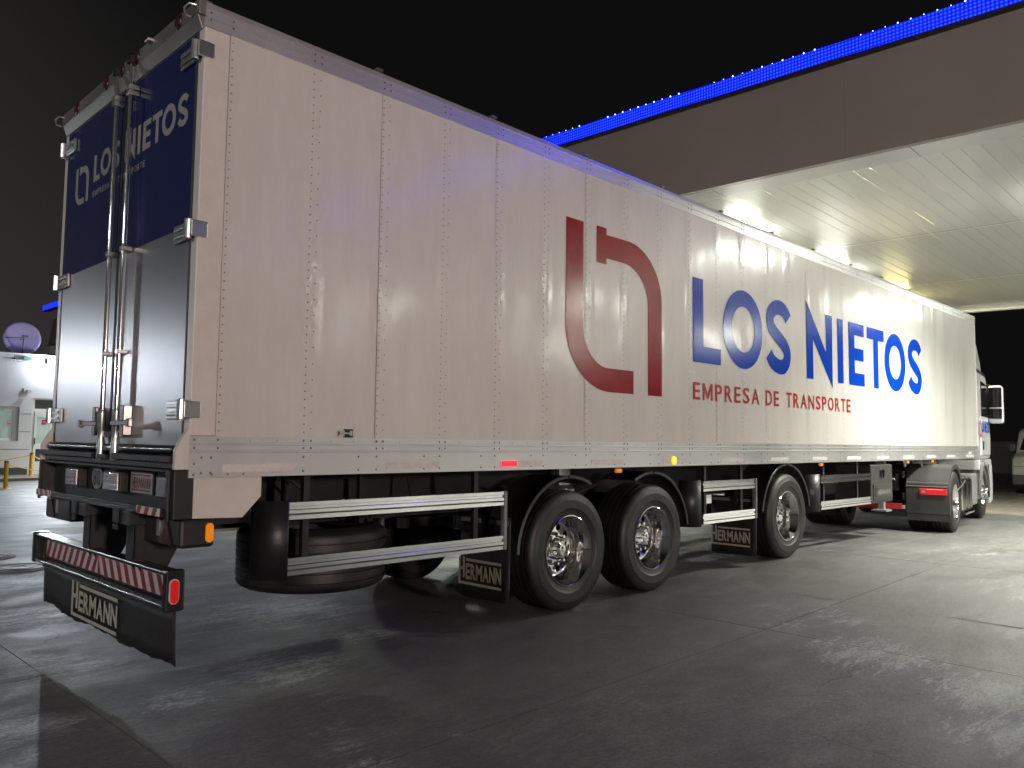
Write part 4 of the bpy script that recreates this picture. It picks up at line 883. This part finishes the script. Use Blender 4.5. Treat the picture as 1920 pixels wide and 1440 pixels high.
m = MB().box(0.9, 1.9, H - 0.015, H + 0.02, 0.235, 0.265); obj('step', m, CHROME, tr)
m = MB().tube([(-0.05, H - 0.02, 0.72), (0.5, H - 0.03, 0.80), (1.0, H + 0.0, 0.86)], 0.012); obj('tie_rod', m, ZINC, tr, True)
# cab: side outline extruded across, with wheel arch cut into it
def cab_prism(poly, name, m_, y0, y1, bev=0.0):
    return obj(name, MB().prism(poly, (0, y1, 0), (1, 0, 0), (0, 0, 1), (y1 - y0)), m_, tr, bev=bev, bseg=3)
cabp = [(3.02, 1.22), (4.72, 1.22), (4.80, 1.5), (4.74, 2.1), (4.52, 2.85), (4.36, 3.02), (3.02, 3.06)]
cab_prism(cabp, 'cab_body', CABW, H + 0.03, -H - 0.03, 0.05)
cab_prism([(3.0, 3.20), (3.0, 3.10), (4.42, 3.06), (4.2, 3.35), (3.7, 3.72), (3.3, 3.78), (3.0, 3.78)], 'roof_spoiler', CABW, H + 0.10, -H - 0.10, 0.08)
cab_prism([(2.98, 3.055), (4.40, 3.015), (4.44, 3.06), (2.98, 3.11)], 'roof_gap_band', BLACK, H + 0.045, -H - 0.045)
cab_prism([(2.85, 3.36), (2.98, 3.36), (3.02, 3.75), (2.88, 3.84)], 'air_deflector', BLACK, H + 0.16, -H - 0.16, 0.01)
cab_prism([(3.04, 1.21), (4.80, 1.21), (4.93, 1.0), (4.96, 0.62), (4.9, 0.30), (4.45, 0.26), (4.32, 0.55), (4.20, 0.86), (4.0, 1.08), (3.72, 1.18), (3.5, 1.18), (3.2, 1.1), (3.04, 1.0)], 'lower_body', CABW, H + 0.02, -H - 0.02, 0.02)
for s in (-1, 1):
    y0, y1 = (H, H + 0.025) if s < 0 else (-H - 0.025, -H)
    # wheel arch rim in grey
    m = MB(); n = 16; vs = []
    for i in range(n + 1):
        t = R(-8 + 158 * i / n); t = R(2 + 176 * i / n)
        for rr, yv in ((0.60, y0 - 0.02 * (s < 0)), (0.67, y0 - 0.02 * (s < 0)), (0.67, y1 + 0.02 * (s > 0)), (0.60, y1 + 0.02 * (s > 0))): vs.append((3.55 + rr * math.cos(t), yv, 0.50 + rr * math.sin(t)))
    m.add(vs, [(i * 4 + j, i * 4 + (j + 1) % 4, (i + 1) * 4 + (j + 1) % 4, (i + 1) * 4 + j) for i in range(n) for j in range(4)] + [(0, 1, 2, 3), (n * 4, n * 4 + 1, n * 4 + 2, n * 4 + 3)]); obj('wheel_arch', m, PLAST2, tr, True)
    # rear half of the front mudguard
    m = MB(); vs = []
    for i in range(11):
        t = R(95 + 90 * i / 10)
        for rr in (0.60, 0.62):
            for yv in ((y0 + 0.02, y0 + 0.36) if s < 0 else (y1 - 0.36, y1 - 0.02)): vs.append((3.55 + rr * math.cos(t), yv, 0.48 + rr * math.sin(t)))
    m.add(vs, [(i * 4 + a, i * 4 + b2, (i + 1) * 4 + b2, (i + 1) * 4 + a) for i in range(10) for a, b2 in ((0, 1), (1, 3), (3, 2), (2, 0))]); obj('front_mudguard', m, PLAST2, tr, True)
    yd0, yd1 = (H + 0.012, H + 0.035) if s < 0 else (-H - 0.035, -H - 0.012)
    # door skin and glass
    m = MB().prism([(3.42, 1.30), (4.66, 1.30), (4.72, 1.6), (4.66, 2.12), (3.42, 2.12)], (0, yd1 if s < 0 else yd1, 0), (1, 0, 0), (0, 0, 1), yd1 - yd0); dr = obj('cab_door', m, CABW, tr, bev=0.01)
    m = MB().prism([(3.55, 2.06), (4.58, 1.98), (4.60, 2.3), (4.44, 2.76), (4.34, 2.82), (3.55, 2.86)], (0, yd1 + (-0.002 if s < 0 else 0.004), 0), (1, 0, 0), (0, 0, 1), 0.018); obj('side_window', m, GLASSD, dr)
    m = MB().box(3.52, 3.66, yd0 - 0.012, yd0 - 0.0005, 1.42, 1.60) if s < 0 else MB().box(3.52, 3.66, yd1 + 0.0005, yd1 + 0.012, 1.42, 1.60); obj('handle', m, BLACK, dr, bev=0.01)
    # step and chrome rail behind the arch
    m = MB().box(4.26, 4.34, yd0 - 0.006, yd1, 0.4, 1.1); obj('step_edge', m, PLAST, tr)
# cab lettering on the near door
pc = ((0, H + 0.0115, 0), (1, 0, 0), (0, 0, 1))
sE = 0.34 / 1.56; Oc = Vector((3.07, H + 0.0105, 1.68)) - Vector((sE, 0, 0)) * 3.345 - Vector((0, 0, sE)) * 1.965
obj('cab_emblem', emblem((Oc, (sE, 0, 0), (0, 0, sE)), 0.002), REDV2, tr)
sU = 1.05 / 7.33; sV = 0.24 / 0.925; Ow = Vector((3.46, H + 0.0105, 1.78)) - Vector((sU, 0, 0)) * 5.45 - Vector((0, 0, sV)) * 2.372
mb = MB()
for ch, x in word_los_nietos((Ow, (sU, 0, 0), (0, 0, sV)), 0.002): mb.add(x.v, x.f)
obj('cab_lettering', mb, BLUEV, tr)
kk = 0.62 / 4.22; Os = Vector((3.46, H + 0.0105, 1.70)) - Vector((kk, 0, 0)) * 5.445 - Vector((0, 0, kk)) * 1.965
sub_line((Os, (kk, 0, 0), (0, 0, kk)), 0.002, REDV2, tr)
# windscreen, grille, bumper lamps (facing away)
cab_prism([(4.83, 2.1), (4.60, 2.82), (4.57, 2.80), (4.79, 2.08)], 'windscreen', GLASSD, H + 0.15, -H - 0.15)
m = MB().box(4.805, 4.83, -0.95, 0.95, 1.25, 1.9); obj('grille', m, BLACK, tr)
for s in (-1, 1):
    m = MB().box(4.90, 4.985, s * 0.95 - 0.2, s * 0.95 + 0.2, 0.62, 0.85); obj('headlight', m, LENS, tr, bev=0.02)
# mirrors
for s in (-1, 1):
    ya = H + 0.07 if s < 0 else -H - 0.07; e = -1 if s < 0 else 1
    m = MB().box(4.48, 4.74, min(ya + e * 0.06, ya + e * 0.34), max(ya + e * 0.06, ya + e * 0.34), 1.99, 2.82); mi = obj('mirror', m, CABW, tr, bev=0.06, bseg=4)
    m = MB().box(4.465, 4.478, min(ya + e * 0.075, ya + e * 0.325), max(ya + e * 0.075, ya + e * 0.325), 2.34, 2.77).box(4.465, 4.478, min(ya + e * 0.075, ya + e * 0.325), max(ya + e * 0.075, ya + e * 0.325), 2.09, 2.31); obj('mirror_glass', m, GLASSD, mi, bev=0.02)
    m = MB().box(4.52, 4.66, min(ya - e * 0.02, ya + e * 0.1), max(ya - e * 0.02, ya + e * 0.1), 2.77, 2.85).box(4.52, 4.66, min(ya - e * 0.02, ya + e * 0.1), max(ya - e * 0.02, ya + e * 0.1), 2.0, 2.07); obj('mirror_arm', m, BLACK, mi, bev=0.02)

# ------------------------------------------------------------------ canopy
P0 = Vector((8.16066, 0.01448, 5.2)); NC = Vector((0.01538876, -0.01977008, 0.99968612))
def cz(X, Y): return P0.z - (NC.x * (X - P0.x) + NC.y * (Y - P0.y)) / NC.z if Y < 6 else P0.z - (NC.x * (X - P0.x) + NC.y * (6 - P0.y)) / NC.z
def lz(Y): return 6.515 + (0.018 * Y if Y < 6 else 0.108 + 0.009 * (Y - 6))
canopy = thing('station_canopy', 'fuel station canopy with taupe fascia, blue light band and white panelled ceiling', 'canopy', (8.16, 0, 0))
C_ = canopy
Y0, Y1 = -15.0, 33.2; FX = 8.16
def cobj(name, m, mt, **k):
    o = obj(name, m, mt, **k); return at(o, C_)
# fascia sheets with fine joints
ys = [Y0, -10.2, -5.4, -0.6, 4.2, 9.0, 13.8, 18.6, 23.4, 28.2, Y1]
for a, b2 in zip(ys, ys[1:]):
    m = MB(); aa, bb = a + 0.0006, b2 - 0.0006; e2 = -1.5 if b2 == Y1 else 0
    m.add([(FX, aa, cz(FX, aa)), (FX, bb, cz(FX, bb)), (FX, bb + e2, lz(bb) - 0.03), (FX, aa, lz(aa) - 0.03),
           (FX + 0.1, aa, cz(FX, aa)), (FX + 0.1, bb, cz(FX, bb)), (FX + 0.1, bb + e2, lz(bb) - 0.03), (FX + 0.1, aa, lz(aa) - 0.03)],
          [(0, 1, 2, 3), (4, 5, 6, 7), (0, 1, 5, 4), (1, 2, 6, 5), (2, 3, 7, 6), (3, 0, 4, 7)])
    cobj('fascia_sheet', m, FASC)

m = MB()
def band(m, x0, x1, za, zb_, a, b2):
    m.add([(x0, a, lz(a) + za), (x1, a, lz(a) + za), (x1, b2, lz(b2) + za), (x0, b2, lz(b2) + za), (x0, a, lz(a) + zb_), (x1, a, lz(a) + zb_), (x1, b2, lz(b2) + zb_), (x0, b2, lz(b2) + zb_)],
          [(3, 2, 1, 0), (4, 5, 6, 7), (0, 1, 5, 4), (1, 2, 6, 5), (2, 3, 7, 6), (3, 0, 4, 7)])
cuts = [Y0, -2.0, 0.9, 4.0, 6.0, 12, 18, 24, 30, 33.75]
for a, b2 in zip(cuts, cuts[1:]):
    m = MB(); band(m, FX - 0.10, FX + 0.12, -0.04, -0.005, a, b2); cobj('band_tray', m, BLACK)
    m = MB(); band(m, FX - 0.085, FX - 0.02, 0.0, 0.205, a + 0.004, b2 - 0.004); cobj('blue_light_band', m, LEDM)
m = MB(); y_ = -4.0
random.seed(5)
while y_ < 8:
    if math.sin(y_ * 3.1) > -0.75:
        rr = 0.006 + 0.008 * random.random(); zc = lz(y_) + 0.215; vs = [(FX - 0.085 + a, y_ + b2, zc + c) for a, b2, c in ((rr, 0, 0), (-rr, 0, 0), (0, rr, 0), (0, -rr, 0), (0, 0, rr), (0, 0, -rr))]
        m.add(vs, [(0, 2, 4), (2, 1, 4), (1, 3, 4), (3, 0, 4), (2, 0, 5), (1, 2, 5), (3, 1, 5), (0, 3, 5)])
    y_ += 0.15
o = cobj('light_band_bulbs', m, LEDB); o['kind'] = 'stuff'
# ceiling: narrow boards in three runs
runs = [(FX + 0.52, 12.56), (12.575, 16.84), (16.855, 20.55)]
pw = 0.2195
def board(x0, x1, ya, yb, name='ceiling_board'):
    m = MB(); sag = random.uniform(0.000, 0.003); tilt = random.uniform(-0.0012, 0.0012); nx = 4; pr = []
    vs = []
    for i in range(nx + 1):
        X = x0 + (x1 - x0) * i / nx; bow = random.uniform(-0.0012, 0.0012) if 0 < i < nx else 0
        for yv, dz in ((ya + 0.0015, 0.02), (ya + 0.0015, 0.0015 - tilt), (ya + 0.006, -tilt), (yb - 0.006, tilt - bow), (yb - 0.0015, 0.0015 + tilt), (yb - 0.0015, 0.02)):
            vs.append((X, yv, cz(X, yv) + dz - sag * 0.4))
    k = 6; m.add(vs, [(i * k + j, i * k + j + 1, (i + 1) * k + j + 1, (i + 1) * k + j) for i in range(nx) for j in range(k - 1)])
    return cobj(name, m, CEILM)
random.seed(9)
for x0, x1 in runs:
    y_ = -8.0 + 0.06
    while y_ < 7.0:
        board(x0, x1, y_, y_ + pw); y_ += pw
# ceilings further off, joined
for y0, y1 in ((Y0, -7.96), (7.05, Y1)):
    m = MB(); X0, X1 = FX + 0.1, 20.6
    m.add([(X0, y0, cz(X0, y0)), (X1, y0, cz(X1, y0)), (X1, y1, cz(X1, y1)), (X0, y1, cz(X0, y1))], [(0, 1, 2, 3)]); cobj('far_ceiling', m, CEILM)
m = MB()
for a, b2 in ((Y0, -1.35), (-1.34, 1.4), (1.41, 6), (6.01, Y1)):
    m.add([(FX + 0.1, a, cz(FX, a) + 0.0), (FX + 0.52, a, cz(FX + .52, a) - 0.004), (FX + 0.52, b2, cz(FX + .52, b2) - 0.004), (FX + 0.1, b2, cz(FX, b2) + 0.0), (FX + 0.52, a, cz(FX, a) + 0.03), (FX + 0.52, b2, cz(FX, b2) + 0.03)], [(0, 1, 2, 3), (1, 4, 5, 2)])
cobj('edge_soffit', m, EDGEM)
for xx in (12.5675, 16.8475):
    m = MB(); m.add([(xx - 0.014, -8, cz(xx, -8) - 0.007), (xx + 0.014, -8, cz(xx, -8) - 0.007), (xx + 0.014, 7, cz(xx, 7) - 0.007), (xx - 0.014, 7, cz(xx, 7) - 0.007)], [(0, 1, 2, 3)]); cobj('joint_strip', m, EDGEM)
m = MB()
for a, b2 in ((Y0, 6), (6, Y1)):
    m.add([(20.55, a, cz(20.6, a) - 0.0), (20.75, a, cz(20.6, a) - 0.03), (20.75, b2, cz(20.6, b2) - 0.03), (20.55, b2, cz(20.6, b2)), (20.75, a, cz(20.6, a) - 0.09), (20.75, b2, cz(20.6, b2) - 0.09), (20.9, a, cz(20.6, a) - 0.09), (20.9, b2, cz(20.6, b2) - 0.09), (20.9, a, 6.9), (20.9, b2, 6.9)],
          [(0, 1, 2, 3), (1, 4, 5, 2), (4, 6, 7, 5), (6, 8, 9, 7)])
cobj('far_fascia', m, EDGEM)
m = MB().box(FX + 0.1, 20.85, Y0, 6, 5.75, 5.8); cobj('canopy_deck', m, BLACK)
m = MB().box(FX + 0.1, 20.85, 6.01, Y1 - 1.4, 5.75, 5.8); cobj('canopy_deck', m, BLACK)
m = MB()
for yv in (Y0, Y1): m.box(FX + 0.1, 20.9, yv - 0.02, yv, 5.0, 6.5)
cobj('end_fascia', m, FASC)
for (cx_, cy_) in ((10.6, 6.3), (18.2, 6.3), (10.6, -11.5), (18.2, -11.5), (10.6, 20.0), (18.2, 20.0)):
    m = MB().box(cx_ - 0.2, cx_ + 0.2, cy_ - 0.2, cy_ + 0.2, 0.0, 5.3); cobj('column', m, EDGEM, bev=0.02)
# ceiling lights: hung under the boards, so things of their own
LAMPD = mat('dimmer_lamp_diffuser', (0.9, 0.9, 0.88), 0.4, emit=(0.95, 1.0, 0.88), es=CEIL_E * 0.4)
LAMPY = mat('warm_lamp_diffuser', (0.9, 0.9, 0.8), 0.4, emit=(1.0, 0.86, 0.30), es=CEIL_E * 0.8)
def ceil_light(X, Y, label, warm=False, pw_=1.0):
    z = cz(X, Y); t = thing('ceiling_light', label, 'ceiling light', (X, Y, z), group='square lights under the canopy')
    m = MB().box(-0.28, 0.28, -0.28, 0.28, -0.055, -0.008); obj('housing', m, EDGEM, t, bev=0.01)
    m = MB().box(-0.23, 0.23, -0.23, 0.23, -0.14, -0.0555); obj('diffuser', m, LAMPY if warm else (LAMPD if -3 < Y < -2 else LAMPM), t, bev=0.02)
    ld = bpy.data.lights.new('downlight', 'SPOT'); ld.energy = SPOT_W * pw_; ld.color = (1.0, 0.88, 0.45) if warm else (0.98, 1.0, 0.87); ld.spot_size = R(142); ld.spot_blend = 0.9; ld.shadow_soft_size = 0.24
    lo_ = bpy.data.objects.new('downlight_lamp', ld); col.objects.link(lo_); lo_.parent = t; lo_.location = (0, 0, -0.27)
for X, row, Y, wh in ((10.6, 'nearer', 2.2, 'behind the trailer roof'), (14.4, 'middle', 2.2, 'behind the trailer roof'), (18.1, 'farther', 2.2, 'behind the trailer roof'),
                      (11.1, 'nearer', -2.6, 'beside the trailer'), (12.0, 'second', -2.6, 'beside the trailer'), (17.5, 'third', -2.7, 'beside the trailer'), (19.2, 'farther', -2.7, 'beside the trailer'), (13.0, 'nearer', -7.6, 'over the second lane'), (19.6, 'farther', -7.6, 'over the second lane'),
                      (10.6, 'nearer', -12.6, 'over the third lane'), (18.1, 'farther', -12.6, 'over the third lane'), (10.6, 'nearer', 9.0, 'beyond the trailer'), (18.1, 'farther', 9.0, 'beyond the trailer'),
                      (10.6, 'nearer', 16.5, 'halfway to the shop'), (18.1, 'farther', 16.5, 'halfway to the shop'), (10.6, 'nearer', 25.0, 'at the shop end')):
    ceil_light(X, Y, 'square canopy light %s, in the %s row from the blue band' % (wh, row), X > 17 and Y == 2.2, (0.62 if X < 15 else 0.40) if -3 < Y < -2 else ({-7.6: 3.4, -12.6: 2.2}[Y] if Y in (-7.6, -12.6) else (0.9 if X > 17 and Y < 3 else (2.3 if Y == 2.2 else 1.0))))

# ------------------------------------------------------------------ station building beyond the trailer's rear
BY = 27.5
bld = thing('station_building', 'low white station shop with a glazed door, beyond the rear of the trailer', 'building', (5, BY, 0))
def bobj(name, m, mt, parent=None, **k):
    o = obj(name, m, mt, **k)
    if parent: o.parent = parent; return o
    return at(o, bld)
bz = 0.12
holes = [(3.9, 5.87, 1.30, 2.50), (6.26, 7.08, 0.40, 2.83)]
xsb = [-24, 3.9, 5.87, 6.26, 7.08, 9.3]; m = MB()
m.box(-24, 3.9, BY, BY + 0.2, bz, 4.40).box(5.87, 6.26, BY, BY + 0.2, bz, 4.40).box(7.08, 9.3, BY, BY + 0.2, bz, 4.40).box(3.9, 5.87, BY, BY + 0.2, bz, 1.30).box(3.9, 5.87, BY, BY + 0.2, 2.50, 4.40).box(6.26, 7.08, BY, BY + 0.2, 2.83, 4.40).box(6.26, 7.08, BY, BY + 0.2, bz, 0.20)
bobj('wall', m, WALLM)
m = MB().box(-24, 9.3, BY + 0.2, BY + 6, 4.25, 4.3).box(9.28, 9.3, BY + 0.2, BY + 6, bz, 4.3).box(-24, 9.3, BY + 6, BY + 6.1, bz, 4.3); bobj('roof', m, BAND)
m = MB().box(5.87 - 2.6, 6.2, BY - 0.03, BY - 0.002, bz, 0.37).box(-24, 3.27, BY - 0.03, BY - 0.002, bz, 0.37).box(7.12, 9.3, BY - 0.03, BY - 0.002, bz, 0.37); bobj('plinth_band', m, BAND)
m = MB()
for z in (2.25, 1.62, 1.0): m.box(5.90, 6.24, BY - 0.004, BY - 0.001, z, z + 0.018)
for z in (1.0,): m.box(3.3, 5.9, BY - 0.004, BY - 0.001, z, z + 0.018)
bobj('wall_groove', m, BAND)
# window
m = MB().box(3.9, 5.87, BY + 0.12, BY + 0.2, 1.30, 1.40).box(3.9, 5.87, BY + 0.12, BY + 0.2, 2.42, 2.50).box(5.70, 5.87, BY + 0.12, BY + 0.2, 1.40, 2.42).box(3.9, 3.98, BY + 0.12, BY + 0.2, 1.40, 2.42); wf_ = bobj('window_frame', m, DOORM)
m = MB().box(3.98, 5.70, BY + 0.15, BY + 0.17, 1.40, 2.42); o = obj('pane', m, PANE); at(o, bld)
m = MB().box(5.56, 5.66, BY + 0.12, BY + 0.145, 1.86, 2.03); o = obj('notice', m, REFW); at(o, bld)
m = MB().box(5.57, 5.65, BY + 0.115, BY + 0.119, 1.88, 1.93); o = obj('notice_print', m, REDL); at(o, bld)
# door
m = MB().box(6.26, 6.36, BY + 0.08, BY + 0.16, 0.2, 2.83).box(6.98, 7.08, BY + 0.08, BY + 0.16, 0.2, 2.83).box(6.36, 6.98, BY + 0.08, BY + 0.16, 2.36, 2.46).box(6.36, 6.98, BY + 0.08, BY + 0.16, 2.78, 2.83); bobj('door_frame', m, DOORM)
m = MB().box(6.36, 6.98, BY + 0.1, BY + 0.12, 2.46, 2.78); bobj('transom_pane', m, PANED)
m = MB().box(6.365, 6.44, BY + 0.04, BY + 0.075, 0.2, 2.355).box(6.86, 6.975, BY + 0.04, BY + 0.075, 0.2, 2.355).box(6.44, 6.86, BY + 0.04, BY + 0.075, 2.16, 2.355).box(6.44, 6.86, BY + 0.04, BY + 0.075, 1.02, 1.22).box(6.44, 6.86, BY + 0.04, BY + 0.075, 0.2, 0.58); dd = bobj('entrance_door', m, DOORM)
m = MB().box(6.44, 6.86, BY + 0.055, BY + 0.07, 1.22, 2.16); bobj('door_pane', m, PANE)
m = MB().box(6.44, 6.86, BY + 0.055, BY + 0.07, 0.58, 1.02); bobj('door_pane', m, PANED)
m = MB().box(6.60, 6.74, BY + 0.045, BY + 0.053, 1.90, 2.06); o = bobj('closed_sign', m, BLACK)
m = MB().box(6.625, 6.715, BY + 0.04, BY + 0.044, 1.95, 2.01); o = bobj('sign_face', m, REDON)
m = MB().box(6.385, 6.41, BY - 0.01, BY + 0.03, 1.2, 1.42); bobj('door_handle', m, BLACK, bev=0.004)
# things on the wall
sd = thing('satellite_dish', 'large round satellite dish tinted by blue light above the shop roof edge', 'satellite dish', (5.92, BY + 0.5, 4.35))
m = MB(); prof = []; Rr = 0.60; 
for i in range(9): q = Rr * i / 8; prof.append((q, -0.16 * (q / Rr) ** 2))
m.lathe(prof, (0, 0, 0.60), (0.10, 0.98, -0.10), 40); o = obj('reflector', m, DISH, sd, True); s_ = o.modifiers.new('s', 'SOLIDIFY'); s_.thickness = 0.012
for v in o.data.vertices: pass
m = MB().rod((0, 0.12, -0.1), (0, 0.12, 0.6), 0.03, 10); obj('mast', m, BAND, sd)
m = MB().rod((0, -0.2, 0.02), (-0.04, -0.5, 0.66), 0.022, 8).box(-0.1, 0.08, -0.56, -0.46, 0.64, 0.70).rod((-0.55, -0.12, 0.6), (-0.04, -0.5, 0.62), 0.008, 6); obj('feed_arm', m, BAND, sd)
o = obj('junction_box', MB().box(5.87, 6.15, BY - 0.11, BY - 0.002, 4.16, 4.28), GREENB, bev=0.01); tag(o, 'small green box fixed high on the white wall below the satellite dish', 'electrical box')
t = thing('antenna', 'small dark aerial on the white wall left of the green box', 'antenna', (5.6, BY, 4.2)); m = MB().rod((0, -0.06, -0.1), (0, -0.06, 0.12), 0.008, 6).box(-0.07, 0.02, -0.08, -0.03, -0.02, 0.02).box(-0.02, 0.02, -0.05, 0, -0.02, 0.02); obj('aerial', m, BLACK, t)
m = MB().tube([(0.04, -0.05, 0.0), (0.12, -0.04, -0.1), (0.2, -0.03, -0.12), (0.28, -0.03, -0.06), (0.36, -0.03, -0.1), (0.45, -0.03, -0.05)], 0.006, 5); obj('cable', m, BLACK, t)
t = thing('security_camera', 'white security camera on a bracket on the shop wall above the window', 'security camera', (6.03, BY, 3.1)); m = MB().box(-0.08, 0.1, -0.06, -0.001, -0.08, 0.08); obj('bracket', m, DOORM, t); m = MB().rod((0, -0.06, 0), (0.03, -0.16, -0.04), 0.02, 8).box(-0.02, 0.12, -0.3, -0.1, -0.07, 0.0); obj('body', m, DOORM, t)
def wall_flood(x_, z_, label, glow=True):
    t = thing('wall_light', label, 'wall light', (x_, BY, z_), group='flood lights on the shop wall')
    m = MB().box(-0.13, 0.13, -0.16, -0.001, -0.05, 0.10); obj('housing', m, PLAST2, t, bev=0.01)
    m = MB().prism([(-0.11, -0.09), (0.11, -0.09), (0.11, 0.05), (-0.11, 0.05)], (0, -0.163, 0), (1, 0, 0), (0, -0.25, 0.97), 0.004); obj('glass', m, WLAMP, t)
    ld = bpy.data.lights.new('flood', 'POINT'); ld.energy = WALL_W * 1.0; ld.color = (0.86, 0.94, 1.0); ld.shadow_soft_size = 0.06
    lo_ = bpy.data.objects.new('flood_lamp', ld); col.objects.link(lo_); lo_.parent = t; lo_.location = (0, -0.42, -0.02)
    ld2 = bpy.data.lights.new('flood_beam', 'SPOT'); ld2.energy = WALL_W * 11; ld2.color = (0.86, 0.94, 1.0); ld2.shadow_soft_size = 0.12; ld2.spot_size = R(120); ld2.spot_blend = 1.0
    lb_ = bpy.data.objects.new('flood_beam_lamp', ld2); col.objects.link(lb_); lb_.parent = t; lb_.location = (0, -0.30, -0.02); lb_.rotation_euler = (R(-68), 0, 0)
wall_flood(6.75, 4.14, 'bright flood light on the shop wall next to the green box')
wall_flood(-8.8, 4.12, 'flood light further left on the same shop wall')
# pavement and bollards
m = MB().box(-30, 9.6, 24.95, BY, -0.05, bz); pv = obj('pavement', m, KERB); pv['kind'] = 'structure'
def bollard(x_, y_, z_, hh, label):
    t = thing('bollard', label, 'bollard', (x_, y_, z_), group='yellow bollards in front of the shop')
    m = MB().rod((0, 0, 0.02), (0, 0, hh - 0.06), 0.055, 16); obj('post', m, YEL, t, True)
    m = MB().rod((0, 0, hh - 0.06), (0, 0, hh), 0.058, 16); obj('cap', m, YELB, t, True)
    m = MB().lathe([(0.15, 0.0), (0.15, 0.012), (0.07, 0.02), (0.055, 0.05)], (0, 0, 0), (0, 0, 1), 20); obj('foot', m, YEL, t, True)
bollard(4.10, 21.3, gz(4.1), 0.78, 'yellow bollard standing in the yard, nearer and left of the other')
bollard(5.98, 26.2, bz, 0.80, 'yellow bollard on the pavement in front of the shop door')
def chain(p, q, sag, label):
    m = MB(); p, q = Vector(p), Vector(q); pts = [p.lerp(q, i / 14) - Vector((0, 0, sag * 4 * (i / 14) * (1 - i / 14))) for i in range(15)]; m.tube(pts, 0.016, 5)
    o = obj('chain', m, YEL, None, True); tag(o, label, 'chain', 'yellow chains between the bollards')
chain((4.12, 21.3, 0.68), (8.2, 24.0, 0.62), 0.28, 'yellow chain hanging from the nearer bollard to the right')
chain((5.98, 26.2, 0.84), (8.6, 26.2, 0.80), 0.42, 'yellow chain hanging from the bollard on the pavement to the right')
chain((3.2, 26.2, 0.40), (5.98, 26.2, 0.84), 0.05, 'yellow chain running left from the bollard on the pavement')

# ------------------------------------------------------------------ background at the right: parked lorry and a low wall
bt = thing('parked_van', 'pale van parked in the dark beyond the tractor unit at the right edge', 'van', (27.4, 1.0, 0.0), R(4))
def tp(name, m, mt, **k): return obj(name, m, mt, bt, **k)
tp('body', MB().prism([(0.0, 0.42), (-0.02, 0.95), (0.10, 1.18), (0.75, 1.34), (1.45, 2.0), (1.9, 2.12), (4.9, 2.15), (5.1, 1.9), (5.15, 0.42)], (0, 0.95, 0), (1, 0, 0), (0, 0, 1), 1.9), BGW, bev=0.09, bseg=3)
tp('windscreen', MB().prism([(-0.84, 0.0), (0.84, 0.0), (0.74, 0.78), (-0.74, 0.78)], (0.83, 0, 1.385), (0, -1, 0), (0.72, 0, 0.69), 0.03), GLASSD)
tp('bumper', MB().box(-0.14, 0.15, -0.93, 0.93, 0.30, 0.62), PLAST, bev=0.04)
tp('grille', MB().box(-0.045, 0.0, -0.5, 0.5, 0.70, 0.76).box(-0.045, 0.0, -0.5, 0.5, 0.82, 0.88), BLACK)
for y_ in (-0.75, 0.75): tp('headlight', MB().box(-0.05, 0.1, y_ - 0.16, y_ + 0.16, 0.88, 1.06), LENS, bev=0.02); tp('mirror', MB().box(1.0, 1.12, y_ * 1.42 - 0.08, y_ * 1.42 + 0.08, 1.32, 1.62), BLACK, bev=0.03)
for x_ in (0.95, 4.2):
    for y_ in (-0.96, 0.74): tp('wheel', MB().rod((x_, y_, 0.33), (x_, y_ + 0.22, 0.33), 0.33, 24), TYRE, smooth=True)
o = obj('boundary_wall', MB().box(50, 50.3, -30, 40, 0, 1.8), BRICKY); tag(o, 'dim grey boundary wall far behind the tractor unit', 'wall')

# ------------------------------------------------------------------ behind the camera: a yard lamp and an added warm fill
def yard_or_fill_lamp(x_, y_, h_, aim, watts, colr, size, label, spread=150):
    t = thing('lamp_post', label, 'lamp post', (x_, y_, 0), group='lamp posts of the yard')
    m = MB().rod((0, 0, 0), (0, 0, h_), 0.09, 12, 0.05); obj('post', m, PLAST2, t, True)
    m = MB().box(-0.3, 0.3, -0.15, 0.15, h_, h_ + 0.1); obj('head', m, PLAST2, t, bev=0.02)
    ld = bpy.data.lights.new('yard_or_fill_lamp', 'AREA'); ld.shape = 'SQUARE'; ld.size = size; ld.energy = watts; ld.color = colr
    lo_ = bpy.data.objects.new('yard_or_fill_light', ld); col.objects.link(lo_); lo_.parent = t; lo_.location = (0, 0, h_ - 0.08)
    d = Vector(aim) - Vector((x_, y_, h_ - 0.08)); lo_.rotation_euler = d.to_track_quat('-Z', 'Y').to_euler()
yard_or_fill_lamp(-13.0, -0.6, 6.2, (6, 0, 0), STREET_W, (0.95, 0.97, 1.0), 0.35, 'tall lamp post behind the trailer lighting the yard')
yard_or_fill_lamp(-4.0, -24.0, 3.7, (3, 0, 2.4), FILL_W, (1.0, 0.785, 0.68), 1.2, 'added warm fill lamp on a post across the yard from the trailer side')  # unseen fill, added with its post to light the trailer side
